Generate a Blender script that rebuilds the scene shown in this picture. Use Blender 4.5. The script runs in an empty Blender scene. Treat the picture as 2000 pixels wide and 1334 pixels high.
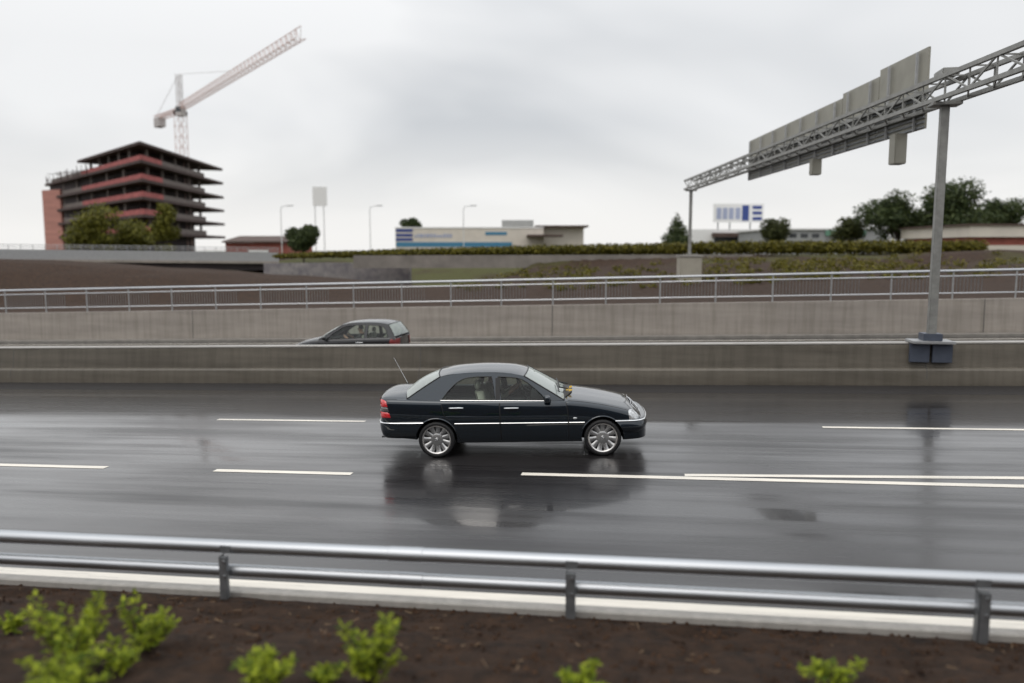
import bpy, bmesh, math, random
import numpy as np
from mathutils import Vector, Matrix, Euler
random.seed(7); np.random.seed(7)
SC = bpy.context.scene
COL = SC.collection
R = math.radians

# ------------------------------------------------------------------ camera
EYE = 3.21                      # eye height above the road crown in metres
YAW, PITCH, FOC = R(10.5), math.atan(177/1560), 1560.0
GRADE = 0.027                   # the road climbs to the right
cam_data = bpy.data.cameras.new('camera'); cam = bpy.data.objects.new('camera', cam_data); COL.objects.link(cam)
cam.location = (0, 0, EYE); cam.rotation_euler = (R(90) - PITCH, 0, YAW)
cam_data.sensor_width = 36; cam_data.lens = 36*FOC/2000
cam_data.clip_start = 0.1; cam_data.clip_end = 6000
cam_data.dof.use_dof = True; cam_data.dof.focus_distance = 12.9; cam_data.dof.aperture_fstop = 0.5
SC.camera = cam

# ------------------------------------------------------------------ sky, sun, exposure
SUN_EL, SUN_AZ = R(58), R(205)   # azimuth from +Y towards +X
w = bpy.data.worlds.new('World'); SC.world = w; w.use_nodes = True
nt = w.node_tree; nt.nodes.clear()
def N(t, typ, **kw):
    n = t.nodes.new(typ)
    for k, v in kw.items():
        if k in n.inputs: n.inputs[k].default_value = v
        else: setattr(n, k, v)
    return n
sky = N(nt, 'ShaderNodeTexSky', sky_type='NISHITA', sun_disc=False, sun_elevation=SUN_EL, sun_rotation=SUN_AZ, dust_density=3.0)
tc = N(nt, 'ShaderNodeTexCoord')
sep = N(nt, 'ShaderNodeSeparateXYZ'); nt.links.new(tc.outputs['Generated'], sep.inputs[0])
zc = N(nt, 'ShaderNodeMath', operation='MAXIMUM'); nt.links.new(sep.outputs['Z'], zc.inputs[0]); zc.inputs[1].default_value = 0.0
za = N(nt, 'ShaderNodeMath', operation='ADD'); nt.links.new(zc.outputs[0], za.inputs[0]); za.inputs[1].default_value = 0.22
dx = N(nt, 'ShaderNodeMath', operation='DIVIDE'); nt.links.new(sep.outputs['X'], dx.inputs[0]); nt.links.new(za.outputs[0], dx.inputs[1])
dy = N(nt, 'ShaderNodeMath', operation='DIVIDE'); nt.links.new(sep.outputs['Y'], dy.inputs[0]); nt.links.new(za.outputs[0], dy.inputs[1])
cb = N(nt, 'ShaderNodeCombineXYZ'); cb.inputs[2].default_value = 3.7; nt.links.new(dx.outputs[0], cb.inputs[0]); nt.links.new(dy.outputs[0], cb.inputs[1])
n1 = N(nt, 'ShaderNodeTexNoise', Scale=0.55, Detail=4.0, Roughness=0.45, Distortion=0.6); nt.links.new(cb.outputs[0], n1.inputs['Vector'])
cr = N(nt, 'ShaderNodeValToRGB'); nt.links.new(n1.outputs['Fac'], cr.inputs['Fac'])
e = cr.color_ramp.elements
e[0].position = 0.40; e[0].color = (0.65, 0.67, 0.695, 1)
e[1].position = 0.58; e[1].color = (0.93, 0.935, 0.94, 1)
hz = N(nt, 'ShaderNodeValToRGB'); nt.links.new(sep.outputs['Z'], hz.inputs['Fac'])      # the overcast layer thins out towards the horizon
h = hz.color_ramp.elements
h[0].position = 0.02; h[0].color = (1, 1, 1, 1)
h[1].position = 0.15; h[1].color = (0, 0, 0, 1)
mx = N(nt, 'ShaderNodeMix', data_type='RGBA'); nt.links.new(hz.outputs['Color'], mx.inputs[0])
nt.links.new(cr.outputs['Color'], mx.inputs[6]); mx.inputs[7].default_value = (0.98, 0.97, 0.95, 1)
sc8 = N(nt, 'ShaderNodeVectorMath', operation='SCALE'); nt.links.new(mx.outputs[2], sc8.inputs[0])
zen = N(nt, 'ShaderNodeMapRange'); nt.links.new(sep.outputs['Z'], zen.inputs['Value'])       # an overcast sky is brightest overhead
zen.inputs['From Min'].default_value = 0.22; zen.inputs['From Max'].default_value = 0.95; zen.inputs['To Min'].default_value = 10.0; zen.inputs['To Max'].default_value = 17.0
nt.links.new(zen.outputs[0], sc8.inputs['Scale'])
mx2 = N(nt, 'ShaderNodeMix', data_type='RGBA'); mx2.inputs[0].default_value = 0.93
nt.links.new(sky.outputs[0], mx2.inputs[6]); nt.links.new(sc8.outputs[0], mx2.inputs[7])
bgn = N(nt, 'ShaderNodeBackground', Strength=0.1); nt.links.new(mx2.outputs[2], bgn.inputs['Color'])
wo = N(nt, 'ShaderNodeOutputWorld'); nt.links.new(bgn.outputs[0], wo.inputs['Surface'])
sun_d = bpy.data.lights.new('sun', 'SUN'); sun_d.energy = 0.65; sun_d.angle = R(40); sun_d.color = (1, 0.93, 0.84)
sun = bpy.data.objects.new('sun', sun_d); COL.objects.link(sun)
sd = Vector((math.sin(SUN_AZ)*math.cos(SUN_EL), math.cos(SUN_AZ)*math.cos(SUN_EL), math.sin(SUN_EL)))
sun.rotation_euler = sd.to_track_quat('Z', 'Y').to_euler(); sun.location = (0, 0, 60)
vs = SC.view_settings; vs.view_transform = 'Standard'; vs.look = 'None'; vs.exposure = 0.0; vs.gamma = 1.0

# ------------------------------------------------------------------ helpers
def at(px, py, Y):
    """World point at perpendicular distance Y seen at that spot of the photograph (used once, to survey the place)."""
    u, v = (px-1000)/FOC, -(py-667)/FOC
    cp, sp = math.cos(PITCH), math.sin(PITCH)
    fw, up = cp + sp*v, -sp + cp*v
    d = Vector((u*math.cos(YAW) - fw*math.sin(YAW), u*math.sin(YAW) + fw*math.cos(YAW), up))
    return Vector((0, 0, EYE)) + d*(Y/d.y)
def camw(r, f, z):
    return Vector((r*math.cos(YAW) - f*math.sin(YAW), r*math.sin(YAW) + f*math.cos(YAW), z))
def rz(x): return GRADE*x
ROADROT = (0, -math.atan(GRADE), 0)

def mat(name, col, rough=0.7, metal=0.0, spec=0.5, noise=0.0, nscale=5.0, stretch=(1, 1, 1), bump=0.0, bscale=40.0, rvar=0.0, coat=0.0, coat_rough=0.03, col2=None, drip=0.0, detail=6.0, bdist=0.02):
    m = bpy.data.materials.new(name); m.use_nodes = True; t = m.node_tree
    p = t.nodes['Principled BSDF']
    p.inputs['Base Color'].default_value = (*col, 1); p.inputs['Roughness'].default_value = rough
    p.inputs['Metallic'].default_value = metal; p.inputs['Specular IOR Level'].default_value = spec
    if coat: p.inputs['Coat Weight'].default_value = coat; p.inputs['Coat Roughness'].default_value = coat_rough
    if noise or bump or rvar or col2:
        c = N(t, 'ShaderNodeTexCoord'); mp = N(t, 'ShaderNodeMapping'); mp.inputs['Scale'].default_value = stretch
        t.links.new(c.outputs['Object'], mp.inputs[0])
        nz = N(t, 'ShaderNodeTexNoise', Scale=nscale, Detail=detail, Roughness=0.6); t.links.new(mp.outputs[0], nz.inputs['Vector'])
        if noise or col2:
            r = N(t, 'ShaderNodeValToRGB'); t.links.new(nz.outputs['Fac'], r.inputs['Fac'])
            r.color_ramp.elements[0].position = 0.3; r.color_ramp.elements[1].position = 0.7
            a = col if col2 else tuple(max(0, x*(1-noise)) for x in col)
            b = col2 if col2 else tuple(min(1, x*(1+noise)) for x in col)
            r.color_ramp.elements[0].color = (*a, 1); r.color_ramp.elements[1].color = (*b, 1)
            src = r.outputs['Color']
            if drip:              # run-off stains: narrow streaks that follow the fall of the face, and broad splash patches
                md = N(t, 'ShaderNodeMapping'); md.inputs['Scale'].default_value = (2.6, 1, 0.16); t.links.new(c.outputs['Object'], md.inputs[0])
                nd = N(t, 'ShaderNodeTexNoise', Scale=1.7, Detail=5.0, Roughness=0.7); t.links.new(md.outputs[0], nd.inputs['Vector'])
                rd = N(t, 'ShaderNodeValToRGB'); t.links.new(nd.outputs['Fac'], rd.inputs['Fac'])
                rd.color_ramp.elements[0].position = 0.36; rd.color_ramp.elements[0].color = (1-drip, 1-drip, 1-drip*1.1, 1); rd.color_ramp.elements[1].position = 0.56; rd.color_ramp.elements[1].color = (1, 1, 1, 1)
                mm = N(t, 'ShaderNodeMix', data_type='RGBA', blend_type='MULTIPLY'); mm.inputs[0].default_value = 1.0
                t.links.new(src, mm.inputs[6]); t.links.new(rd.outputs['Color'], mm.inputs[7]); src = mm.outputs[2]
            t.links.new(src, p.inputs['Base Color'])
        if rvar:
            q = N(t, 'ShaderNodeMapRange'); t.links.new(nz.outputs['Fac'], q.inputs['Value'])
            q.inputs['From Min'].default_value = 0.3; q.inputs['From Max'].default_value = 0.7
            q.inputs['To Min'].default_value = max(0.02, rough-rvar); q.inputs['To Max'].default_value = min(1, rough+rvar)
            t.links.new(q.outputs[0], p.inputs['Roughness'])
        if bump:
            n2 = N(t, 'ShaderNodeTexNoise', Scale=bscale, Detail=5.0, Roughness=0.65); t.links.new(mp.outputs[0], n2.inputs['Vector'])
            bp = N(t, 'ShaderNodeBump', Strength=bump, Distance=bdist); t.links.new(n2.outputs['Fac'], bp.inputs['Height'])
            t.links.new(bp.outputs[0], p.inputs['Normal'])
    return m
def leafmat(name, dark, light, rough=0.6):
    m = bpy.data.materials.new(name); m.use_nodes = True; t = m.node_tree; p = t.nodes['Principled BSDF']
    g = N(t, 'ShaderNodeNewGeometry'); r = N(t, 'ShaderNodeValToRGB'); t.links.new(g.outputs['Random Per Island'], r.inputs['Fac'])
    r.color_ramp.elements[0].color = (*dark, 1); r.color_ramp.elements[1].color = (*light, 1)
    t.links.new(r.outputs['Color'], p.inputs['Base Color']); p.inputs['Roughness'].default_value = rough
    p.inputs['Specular IOR Level'].default_value = 0.3
    tr = N(t, 'ShaderNodeBsdfTranslucent'); t.links.new(r.outputs['Color'], tr.inputs['Color'])
    ms = N(t, 'ShaderNodeMixShader'); ms.inputs[0].default_value = 0.3
    t.links.new(p.outputs[0], ms.inputs[1]); t.links.new(tr.outputs[0], ms.inputs[2])
    t.links.new(ms.outputs[0], t.nodes['Material Output'].inputs['Surface'])
    return m
def glassmat(name, tint, refl=1.0, film=0.0):
    m = bpy.data.materials.new(name); m.use_nodes = True; t = m.node_tree; t.nodes.remove(t.nodes['Principled BSDF'])
    tr = N(t, 'ShaderNodeBsdfTransparent'); tr.inputs[0].default_value = (*tint, 1)
    gl = N(t, 'ShaderNodeBsdfGlossy'); gl.inputs['Roughness'].default_value = 0.03
    fr = N(t, 'ShaderNodeFresnel'); fr.inputs['IOR'].default_value = 1.5
    mu = N(t, 'ShaderNodeMath', operation='MULTIPLY'); t.links.new(fr.outputs[0], mu.inputs[0]); mu.inputs[1].default_value = refl; mu.use_clamp = True
    ms = N(t, 'ShaderNodeMixShader'); t.links.new(mu.outputs[0], ms.inputs[0]); t.links.new(tr.outputs[0], ms.inputs[1]); t.links.new(gl.outputs[0], ms.inputs[2])
    if film:                    # pale diffuse paints in sky reflection, along with droplets and condensation
        df = N(t, 'ShaderNodeBsdfDiffuse'); df.inputs[0].default_value = (0.72, 0.80, 0.77, 1)
        m2 = N(t, 'ShaderNodeMixShader'); m2.inputs[0].default_value = film; t.links.new(ms.outputs[0], m2.inputs[1]); t.links.new(df.outputs[0], m2.inputs[2]); ms = m2
    t.links.new(ms.outputs[0], t.nodes['Material Output'].inputs['Surface'])
    return m

class MB:
    def __init__(s): s.v = []; s.f = []; s.m = []
    def add(s, vs, fs, mi=0):
        o = len(s.v); s.v += [tuple(v) for v in vs]; s.f += [tuple(i+o for i in f) for f in fs]; s.m += [mi]*len(fs)
        return s
    def box(s, c, d, rot=None, mi=0):
        x, y, z = d[0]/2, d[1]/2, d[2]/2
        p = [Vector(q) for q in ((-x,-y,-z),(x,-y,-z),(x,y,-z),(-x,y,-z),(-x,-y,z),(x,-y,z),(x,y,z),(-x,y,z))]
        if rot is not None: p = [rot @ q for q in p]
        return s.add([q + Vector(c) for q in p], [(0,3,2,1),(4,5,6,7),(0,1,5,4),(1,2,6,5),(2,3,7,6),(3,0,4,7)], mi)
    def bar(s, a, b, wd, ht=None, mi=0):
        a, b = Vector(a), Vector(b); d = b-a; ht = ht or wd
        rot = d.to_track_quat('X', 'Z').to_matrix()
        return s.box((a+b)/2, (d.length, wd, ht), rot, mi)
    def tube(s, pts, r, n=10, mi=0, cap=True):
        pts = [Vector(p) for p in pts]; rs = r if isinstance(r, (list, tuple)) else [r]*len(pts)
        vs = []; fs = []
        for i, p in enumerate(pts):
            d = (pts[min(i+1, len(pts)-1)] - pts[max(i-1, 0)]).normalized()
            up = Vector((0, 0, 1)) if abs(d.z) < 0.95 else Vector((0, 1, 0))
            a = d.cross(up).normalized(); b = a.cross(d)
            for k in range(n):
                th = 2*math.pi*k/n; vs.append(p + (a*math.cos(th) + b*math.sin(th))*rs[i])
        for i in range(len(pts)-1):
            for k in range(n): fs.append((i*n+k, i*n+(k+1) % n, (i+1)*n+(k+1) % n, (i+1)*n+k))
        if cap: fs += [tuple(range(n)), tuple(range((len(pts)-1)*n, len(pts)*n))[::-1]]
        return s.add(vs, fs, mi)
    def lathe(s, prof, n=40, mi=0, axis='Y', c=(0,0,0)):   # prof: (radius, along)
        vs = []; fs = []; m = len(prof); c = Vector(c)
        for k in range(n):
            th = 2*math.pi*k/n
            for r, a in prof:
                q = Vector((r*math.cos(th), a, r*math.sin(th))) if axis == 'Y' else Vector((r*math.cos(th), r*math.sin(th), a))
                vs.append(q + c)
        for k in range(n):
            for j in range(m-1): fs.append((k*m+j, k*m+j+1, ((k+1) % n)*m+j+1, ((k+1) % n)*m+j))
        return s.add(vs, fs, mi)
    def grid(s, rows, mi=0, closed=False):
        nr, nc = len(rows), len(rows[0]); vs = [p for r in rows for p in r]; fs = []
        for i in range(nr-1):
            for j in range(nc-1 + (1 if closed else 0)): fs.append((i*nc+j, i*nc+(j+1) % nc, (i+1)*nc+(j+1) % nc, (i+1)*nc+j))
        return s.add(vs, fs, mi)
    def prism(s, poly, ext, mi=0):       # poly: list of 3D points, ext: vector
        n = len(poly); a = [Vector(p) for p in poly]; e = Vector(ext)
        return s.add(a + [p+e for p in a], [tuple(range(n))[::-1], tuple(range(n, 2*n))] + [(i, (i+1) % n, (i+1) % n+n, i+n) for i in range(n)], mi)
    def ball(s, c, r, nu=10, nv=7, mi=0, sq=(1,1,1)):
        vs = []; fs = []; c = Vector(c)
        for i in range(nv+1):
            ph = math.pi*i/nv
            for k in range(nu):
                th = 2*math.pi*k/nu
                vs.append(c + Vector((r*sq[0]*math.sin(ph)*math.cos(th), r*sq[1]*math.sin(ph)*math.sin(th), r*sq[2]*math.cos(ph))))
        for i in range(nv):
            for k in range(nu): fs.append((i*nu+k, (i+1)*nu+k, (i+1)*nu+(k+1) % nu, i*nu+(k+1) % nu))
        return s.add(vs, fs, mi)
    def mesh(s, name, mats, smooth=True, angle=35, weld=1e-5, bevel=0):
        me = bpy.data.meshes.new(name); me.from_pydata(s.v, [], s.f)
        for m in (mats if isinstance(mats, (list, tuple)) else [mats]): me.materials.append(m)
        me.polygons.foreach_set('material_index', s.m)
        bm = bmesh.new(); bm.from_mesh(me)
        if weld: bmesh.ops.remove_doubles(bm, verts=bm.verts, dist=weld)
        bmesh.ops.recalc_face_normals(bm, faces=bm.faces)
        if bevel:
            es = [x for x in bm.edges if len(x.link_faces) == 2 and x.calc_face_angle(0) > R(30)]
            bmesh.ops.bevel(bm, geom=es, offset=bevel, segments=2, affect='EDGES', clamp_overlap=True)
        bm.to_mesh(me); bm.free()
        if smooth:
            me.shade_smooth(); me.set_sharp_from_angle(angle=R(angle))
        return me
    def build(s, name, mats, parent=None, **kw):
        o = bpy.data.objects.new(name, s.mesh(name, mats, **kw)); COL.objects.link(o); o.parent = parent
        return o
def tag(o, label=None, cat=None, group=None, kind=None):
    if label: o['label'] = label
    if cat: o['category'] = cat
    if group: o['group'] = group
    if kind: o['kind'] = kind
    return o
def thing(name, label, cat, loc=(0,0,0), rot=(0,0,0), group=None):
    o = bpy.data.objects.new(name, None); o.empty_display_size = 0.3; COL.objects.link(o)
    o.location = loc; o.rotation_euler = rot
    return tag(o, label, cat, group)
def copy_tree(o, parent=None):
    c = o.copy(); COL.objects.link(c); c.parent = parent
    for ch in [x for x in COL.objects if x.parent == o]: copy_tree(ch, c)
    return c
def struct(name, mb, m, **kw): return tag(mb.build(name, m, **kw), kind='structure')

# ------------------------------------------------------------------ materials
M = {}
M['paint'] = mat('navy_paint', (0.003, 0.012, 0.022), 0.36, metal=0.7, spec=0.3, coat=1.0, coat_rough=0.02); M['paint'].node_tree.nodes['Principled BSDF'].inputs['Coat IOR'].default_value = 1.7
M['paint2'] = mat('dark_grey_paint', (0.007, 0.0075, 0.010), 0.35, metal=0.3, coat=1.0, coat_rough=0.03)
M['under'] = mat('underbody_black', (0.006, 0.006, 0.007), 0.8)
M['rubber'] = mat('tyre_rubber', (0.012, 0.012, 0.013), 0.55, bump=0.3, bscale=60)
M['seal'] = mat('black_seal', (0.008, 0.008, 0.009), 0.45)
M['chrome'] = mat('chrome', (0.9, 0.91, 0.92), 0.16, metal=1.0)
M['alloy'] = mat('alloy', (0.48, 0.48, 0.48), 0.32, metal=0.9, noise=0.1, nscale=30)
M['alloy_bright'] = mat('polished_lip', (0.8, 0.78, 0.76), 0.22, metal=1.0)
M['alloy_dark'] = mat('alloy_shadowed_disc', (0.2, 0.2, 0.205), 0.45, metal=0.6)  # dark grey alloy for brake disc and hub cap
M['glass'] = glassmat('tinted_glass', (0.86, 0.94, 0.90), 1.0)
M['screen'] = glassmat('rain_wet_screen', (0.62, 0.72, 0.70), 1.6, 0.34)
M['red_lens'] = mat('red_lens', (0.62, 0.012, 0.018), 0.1, coat=1.0)
M['red_lens'].node_tree.nodes['Principled BSDF'].inputs['Specular IOR Level'].default_value = 0.8
M['red_dull'] = mat('dull_red_lens', (0.22, 0.03, 0.03), 0.3)
M['smoke_lens'] = mat('smoked_lens', (0.09, 0.08, 0.08), 0.15, coat=1.0)
M['lamp_lens'] = mat('clear_lamp_lens', (0.55, 0.57, 0.58), 0.1, metal=0.55, coat=1.0, noise=0.35, nscale=40)
M['droplet'] = mat('water_drops', (0.6, 0.62, 0.64), 0.15, spec=0.8)
M['seat'] = mat('beige_leather', (0.36, 0.35, 0.29), 0.6, noise=0.15, nscale=8)
M['dash'] = mat('dark_trim', (0.02, 0.02, 0.02), 0.7)
M['skin'] = mat('skin', (0.42, 0.24, 0.17), 0.5)
M['shirt'] = mat('pale_olive_shirt', (0.25, 0.24, 0.19), 0.85, bump=0.2)
M['hair'] = mat('dark_hair', (0.03, 0.022, 0.018), 0.6)
M['yellow_leaf'] = leafmat('yellow_leaf', (0.55, 0.32, 0.03), (0.75, 0.5, 0.07))
M['conc'] = mat('concrete', (0.33, 0.295, 0.262), 0.75, noise=0.16, nscale=1.3, stretch=(0.22, 1, 2.0), bump=0.25, bscale=30, drip=0.2)
M['conc_wet'] = mat('wet_concrete', (0.125, 0.11, 0.088), 0.42, noise=0.25, nscale=1.2, stretch=(0.25, 1, 2.5), bump=0.25, bscale=30, rvar=0.12, drip=0.2)
M['conc_top'] = mat('wet_concrete_cap', (0.36, 0.345, 0.32), 0.3, noise=0.12, nscale=2.0)  # pale tone paints in the sky sheen of the wet barrier top
M['seal_grey'] = mat('joint_sealant', (0.10, 0.095, 0.088), 0.8)
M['kerb'] = mat('kerb_granite', (0.40, 0.38, 0.35), 0.55, noise=0.15, nscale=9, bump=0.3, bscale=60)
M['kerb_wet'] = mat('wet_kerb', (0.22, 0.205, 0.185), 0.5, noise=0.2, nscale=3)
M['galv'] = mat('galvanised_steel', (0.50, 0.52, 0.545), 0.43, metal=1.0, noise=0.12, nscale=6, stretch=(0.1, 1, 1), rvar=0.06)
M['galv_dark'] = mat('weathered_steel', (0.24, 0.25, 0.26), 0.5, metal=0.7, noise=0.2, nscale=8)
M['galv_flat'] = mat('dull_galvanised', (0.38, 0.385, 0.39), 0.5, metal=0.5, noise=0.12, nscale=8)
M['paintline'] = mat('road_paint', (0.80, 0.755, 0.67), 0.35, noise=0.16, nscale=3.0, stretch=(0.35, 4, 1), rvar=0.15)

def road_mat(name, base, r0, r1, film):
    """Wet asphalt: stone grain, long wheel-worn streaks along the road, patches of thicker water film."""
    m = bpy.data.materials.new(name); m.use_nodes = True; t = m.node_tree; p = t.nodes['Principled BSDF']
    c = N(t, 'ShaderNodeTexCoord'); mp = N(t, 'ShaderNodeMapping'); mp.inputs['Scale'].default_value = (0.035, 1.0, 1.0); t.links.new(c.outputs['Object'], mp.inputs[0])
    s1 = N(t, 'ShaderNodeTexNoise', Scale=2.6, Detail=6.0, Roughness=0.62); t.links.new(mp.outputs[0], s1.inputs['Vector'])
    mp2 = N(t, 'ShaderNodeMapping'); mp2.inputs['Scale'].default_value = (0.22, 0.7, 1); t.links.new(c.outputs['Object'], mp2.inputs[0])
    s2 = N(t, 'ShaderNodeTexNoise', Scale=0.8, Detail=4.0); t.links.new(mp2.outputs[0], s2.inputs['Vector'])
    ad = N(t, 'ShaderNodeMath', operation='ADD'); t.links.new(s1.outputs['Fac'], ad.inputs[0]); t.links.new(s2.outputs['Fac'], ad.inputs[1])
    q = N(t, 'ShaderNodeMapRange'); t.links.new(ad.outputs[0], q.inputs['Value'])
    q.inputs['From Min'].default_value = 0.75; q.inputs['From Max'].default_value = 1.25; q.inputs['To Min'].default_value = r0; q.inputs['To Max'].default_value = r1
    t.links.new(q.outputs[0], p.inputs['Roughness'])
    g = N(t, 'ShaderNodeTexNoise', Scale=45.0, Detail=3.0, Roughness=0.7); t.links.new(c.outputs['Object'], g.inputs['Vector'])
    r = N(t, 'ShaderNodeValToRGB'); t.links.new(g.outputs['Fac'], r.inputs['Fac'])
    r.color_ramp.elements[0].position = 0.35; r.color_ramp.elements[1].position = 0.7
    r.color_ramp.elements[0].color = (*[x*0.7 for x in base], 1); r.color_ramp.elements[1].color = (*[x*1.35 for x in base], 1)
    t.links.new(r.outputs['Color'], p.inputs['Base Color'])
    p.inputs['IOR'].default_value = 1.3
    bp = N(t, 'ShaderNodeBump', Strength=0.12, Distance=0.004); t.links.new(g.outputs['Fac'], bp.inputs['Height']); t.links.new(bp.outputs[0], p.inputs['Normal'])
    p.inputs['Coat Weight'].default_value = film; p.inputs['Coat IOR'].default_value = 1.33
    q2 = N(t, 'ShaderNodeMapRange'); t.links.new(ad.outputs[0], q2.inputs['Value'])
    q2.inputs['From Min'].default_value = 0.82; q2.inputs['From Max'].default_value = 1.18; q2.inputs['To Min'].default_value = 0.04; q2.inputs['To Max'].default_value = 0.30
    sy = N(t, 'ShaderNodeSeparateXYZ'); t.links.new(c.outputs['Object'], sy.inputs[0])        # the outer lane holds more water
    wl = N(t, 'ShaderNodeMapRange'); t.links.new(sy.outputs['Y'], wl.inputs['Value']); wl.inputs['From Min'].default_value = 13.2; wl.inputs['From Max'].default_value = 15.0; wl.inputs['To Min'].default_value = 1.35; wl.inputs['To Max'].default_value = 0.45
    wm = N(t, 'ShaderNodeMath', operation='MULTIPLY'); t.links.new(q2.outputs[0], wm.inputs[0]); t.links.new(wl.outputs[0], wm.inputs[1])
    t.links.new(wm.outputs[0], p.inputs['Coat Roughness'])
    bp2 = N(t, 'ShaderNodeBump', Strength=0.03, Distance=0.003); t.links.new(g.outputs['Fac'], bp2.inputs['Height']); t.links.new(bp2.outputs[0], p.inputs['Coat Normal'])
    return m
M['road'] = road_mat('wet_asphalt', (0.020, 0.0185, 0.0195), 0.22, 0.45, 1.0)
M['shoulder'] = road_mat('wet_rough_asphalt', (0.028, 0.026, 0.026), 0.5, 0.8, 0.15)

def ground_mat():
    m = bpy.data.materials.new('soil_and_grass'); m.use_nodes = True; t = m.node_tree; p = t.nodes['Principled BSDF']
    c = N(t, 'ShaderNodeTexCoord'); sp = N(t, 'ShaderNodeSeparateXYZ'); t.links.new(c.outputs['Object'], sp.inputs[0])
    a = N(t, 'ShaderNodeTexNoise', Scale=7.0, Detail=9.0, Roughness=0.7); t.links.new(c.outputs['Object'], a.inputs['Vector'])
    r = N(t, 'ShaderNodeValToRGB'); t.links.new(a.outputs['Fac'], r.inputs['Fac'])
    r.color_ramp.elements[0].position = 0.3; r.color_ramp.elements[1].position = 0.72
    r.color_ramp.elements[0].color = (0.012, 0.008, 0.006, 1); r.color_ramp.elements[1].color = (0.075, 0.040, 0.022, 1)
    b = N(t, 'ShaderNodeTexNoise', Scale=0.14, Detail=5.0); t.links.new(c.outputs['Object'], b.inputs['Vector'])
    far = N(t, 'ShaderNodeMapRange'); t.links.new(sp.outputs['Y'], far.inputs['Value'])
    far.inputs['From Min'].default_value = 36; far.inputs['From Max'].default_value = 66; far.inputs['To Min'].default_value = -0.6; far.inputs['To Max'].default_value = 0.08
    ad = N(t, 'ShaderNodeMath', operation='ADD'); t.links.new(b.outputs['Fac'], ad.inputs[0]); t.links.new(far.outputs[0], ad.inputs[1])
    k = N(t, 'ShaderNodeMapRange'); t.links.new(ad.outputs[0], k.inputs['Value']); k.inputs['From Min'].default_value = 0.42; k.inputs['From Max'].default_value = 0.56
    gr = N(t, 'ShaderNodeValToRGB'); t.links.new(a.outputs['Fac'], gr.inputs['Fac'])
    gr.color_ramp.elements[0].color = (0.03, 0.035, 0.01, 1); gr.color_ramp.elements[1].color = (0.10, 0.095, 0.025, 1)
    mxx = N(t, 'ShaderNodeMix', data_type='RGBA'); t.links.new(k.outputs[0], mxx.inputs[0]); t.links.new(r.outputs['Color'], mxx.inputs[6]); t.links.new(gr.outputs['Color'], mxx.inputs[7])
    t.links.new(mxx.outputs[2], p.inputs['Base Color']); p.inputs['Roughness'].default_value = 0.85; p.inputs['Specular IOR Level'].default_value = 0.25
    bn = N(t, 'ShaderNodeTexNoise', Scale=16.0, Detail=8.0, Roughness=0.75); t.links.new(c.outputs['Object'], bn.inputs['Vector'])
    bp = N(t, 'ShaderNodeBump', Strength=0.9, Distance=0.06); t.links.new(bn.outputs['Fac'], bp.inputs['Height']); t.links.new(bp.outputs[0], p.inputs['Normal'])
    return m
M['ground'] = ground_mat()
M['clod'] = mat('soil_clods', (0.016, 0.009, 0.006), 0.9, col2=(0.085, 0.046, 0.026), nscale=3.0, spec=0.2)
M['straw'] = mat('straw_bits', (0.27, 0.18, 0.10), 0.7, noise=0.3, nscale=4)
M['leaf_young'] = leafmat('young_leaves', (0.06, 0.11, 0.006), (0.42, 0.49, 0.03))
M['twig'] = mat('twigs', (0.07, 0.045, 0.03), 0.8)
M['bark'] = mat('bark', (0.05, 0.04, 0.03), 0.9, noise=0.3, nscale=12, bump=0.5)
M['leaf_olive'] = leafmat('olive_leaves', (0.055, 0.06, 0.006), (0.20, 0.19, 0.025))
M['leaf_dark'] = leafmat('dark_leaves', (0.022, 0.04, 0.012), (0.085, 0.11, 0.035))
M['leaf_mid'] = leafmat('mid_leaves', (0.03, 0.04, 0.012), (0.09, 0.10, 0.03))
M['leaf_hedge'] = leafmat('hedge_leaves', (0.05, 0.05, 0.005), (0.19, 0.165, 0.018))
M['slab'] = mat('brown_concrete_slab', (0.06, 0.036, 0.033), 0.8, noise=0.2, nscale=0.6)
M['upstand'] = mat('grey_parapet', (0.15, 0.125, 0.115), 0.8, noise=0.2, nscale=0.6)
M['core'] = mat('dark_core_wall', (0.045, 0.035, 0.038), 0.9, noise=0.3, nscale=0.3)
M['redprimer'] = mat('red_sheeting', (0.36, 0.10, 0.095), 0.8, noise=0.25, nscale=0.7, stretch=(1, 1, 2))
M['pinkwall'] = mat('pink_sheeted_wall', (0.42, 0.20, 0.165), 0.85, noise=0.15, nscale=0.5, stretch=(0.3, 0.3, 2.5))
M['crane_red'] = mat('crane_red', (0.52, 0.33, 0.28), 0.55)
M['pale_steel'] = mat('pale_galvanised', (0.62, 0.63, 0.63), 0.5, metal=0.2, noise=0.1, nscale=6)
M['gantry'] = mat('gantry_galvanised', (0.29, 0.29, 0.275), 0.5, metal=0.4, noise=0.2, nscale=5)
M['crane_grey'] = mat('crane_grey', (0.5, 0.47, 0.46), 0.6)
M['white_wall'] = mat('cream_cladding', (0.62, 0.57, 0.50), 0.6, noise=0.06, nscale=0.8)
M['white_bright'] = mat('white_cladding', (0.78, 0.78, 0.77), 0.5)
M['blue'] = mat('blue_sign_paint', (0.03, 0.06, 0.24), 0.45)
M['blue_pale'] = mat('faded_blue_paint', (0.34, 0.38, 0.52), 0.5)
M['teal'] = mat('teal_paint', (0.05, 0.20, 0.33), 0.5)
M['brick'] = mat('red_brick', (0.28, 0.085, 0.065), 0.85, noise=0.2, nscale=1.5)
M['roof_brown'] = mat('brown_roof', (0.09, 0.06, 0.05), 0.8, noise=0.2, nscale=1.0)
M['grey_clad'] = mat('grey_cladding', (0.30, 0.31, 0.31), 0.6, noise=0.08, nscale=0.7)
M['green_clad'] = mat('green_cladding', (0.14, 0.30, 0.22), 0.6)
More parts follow.
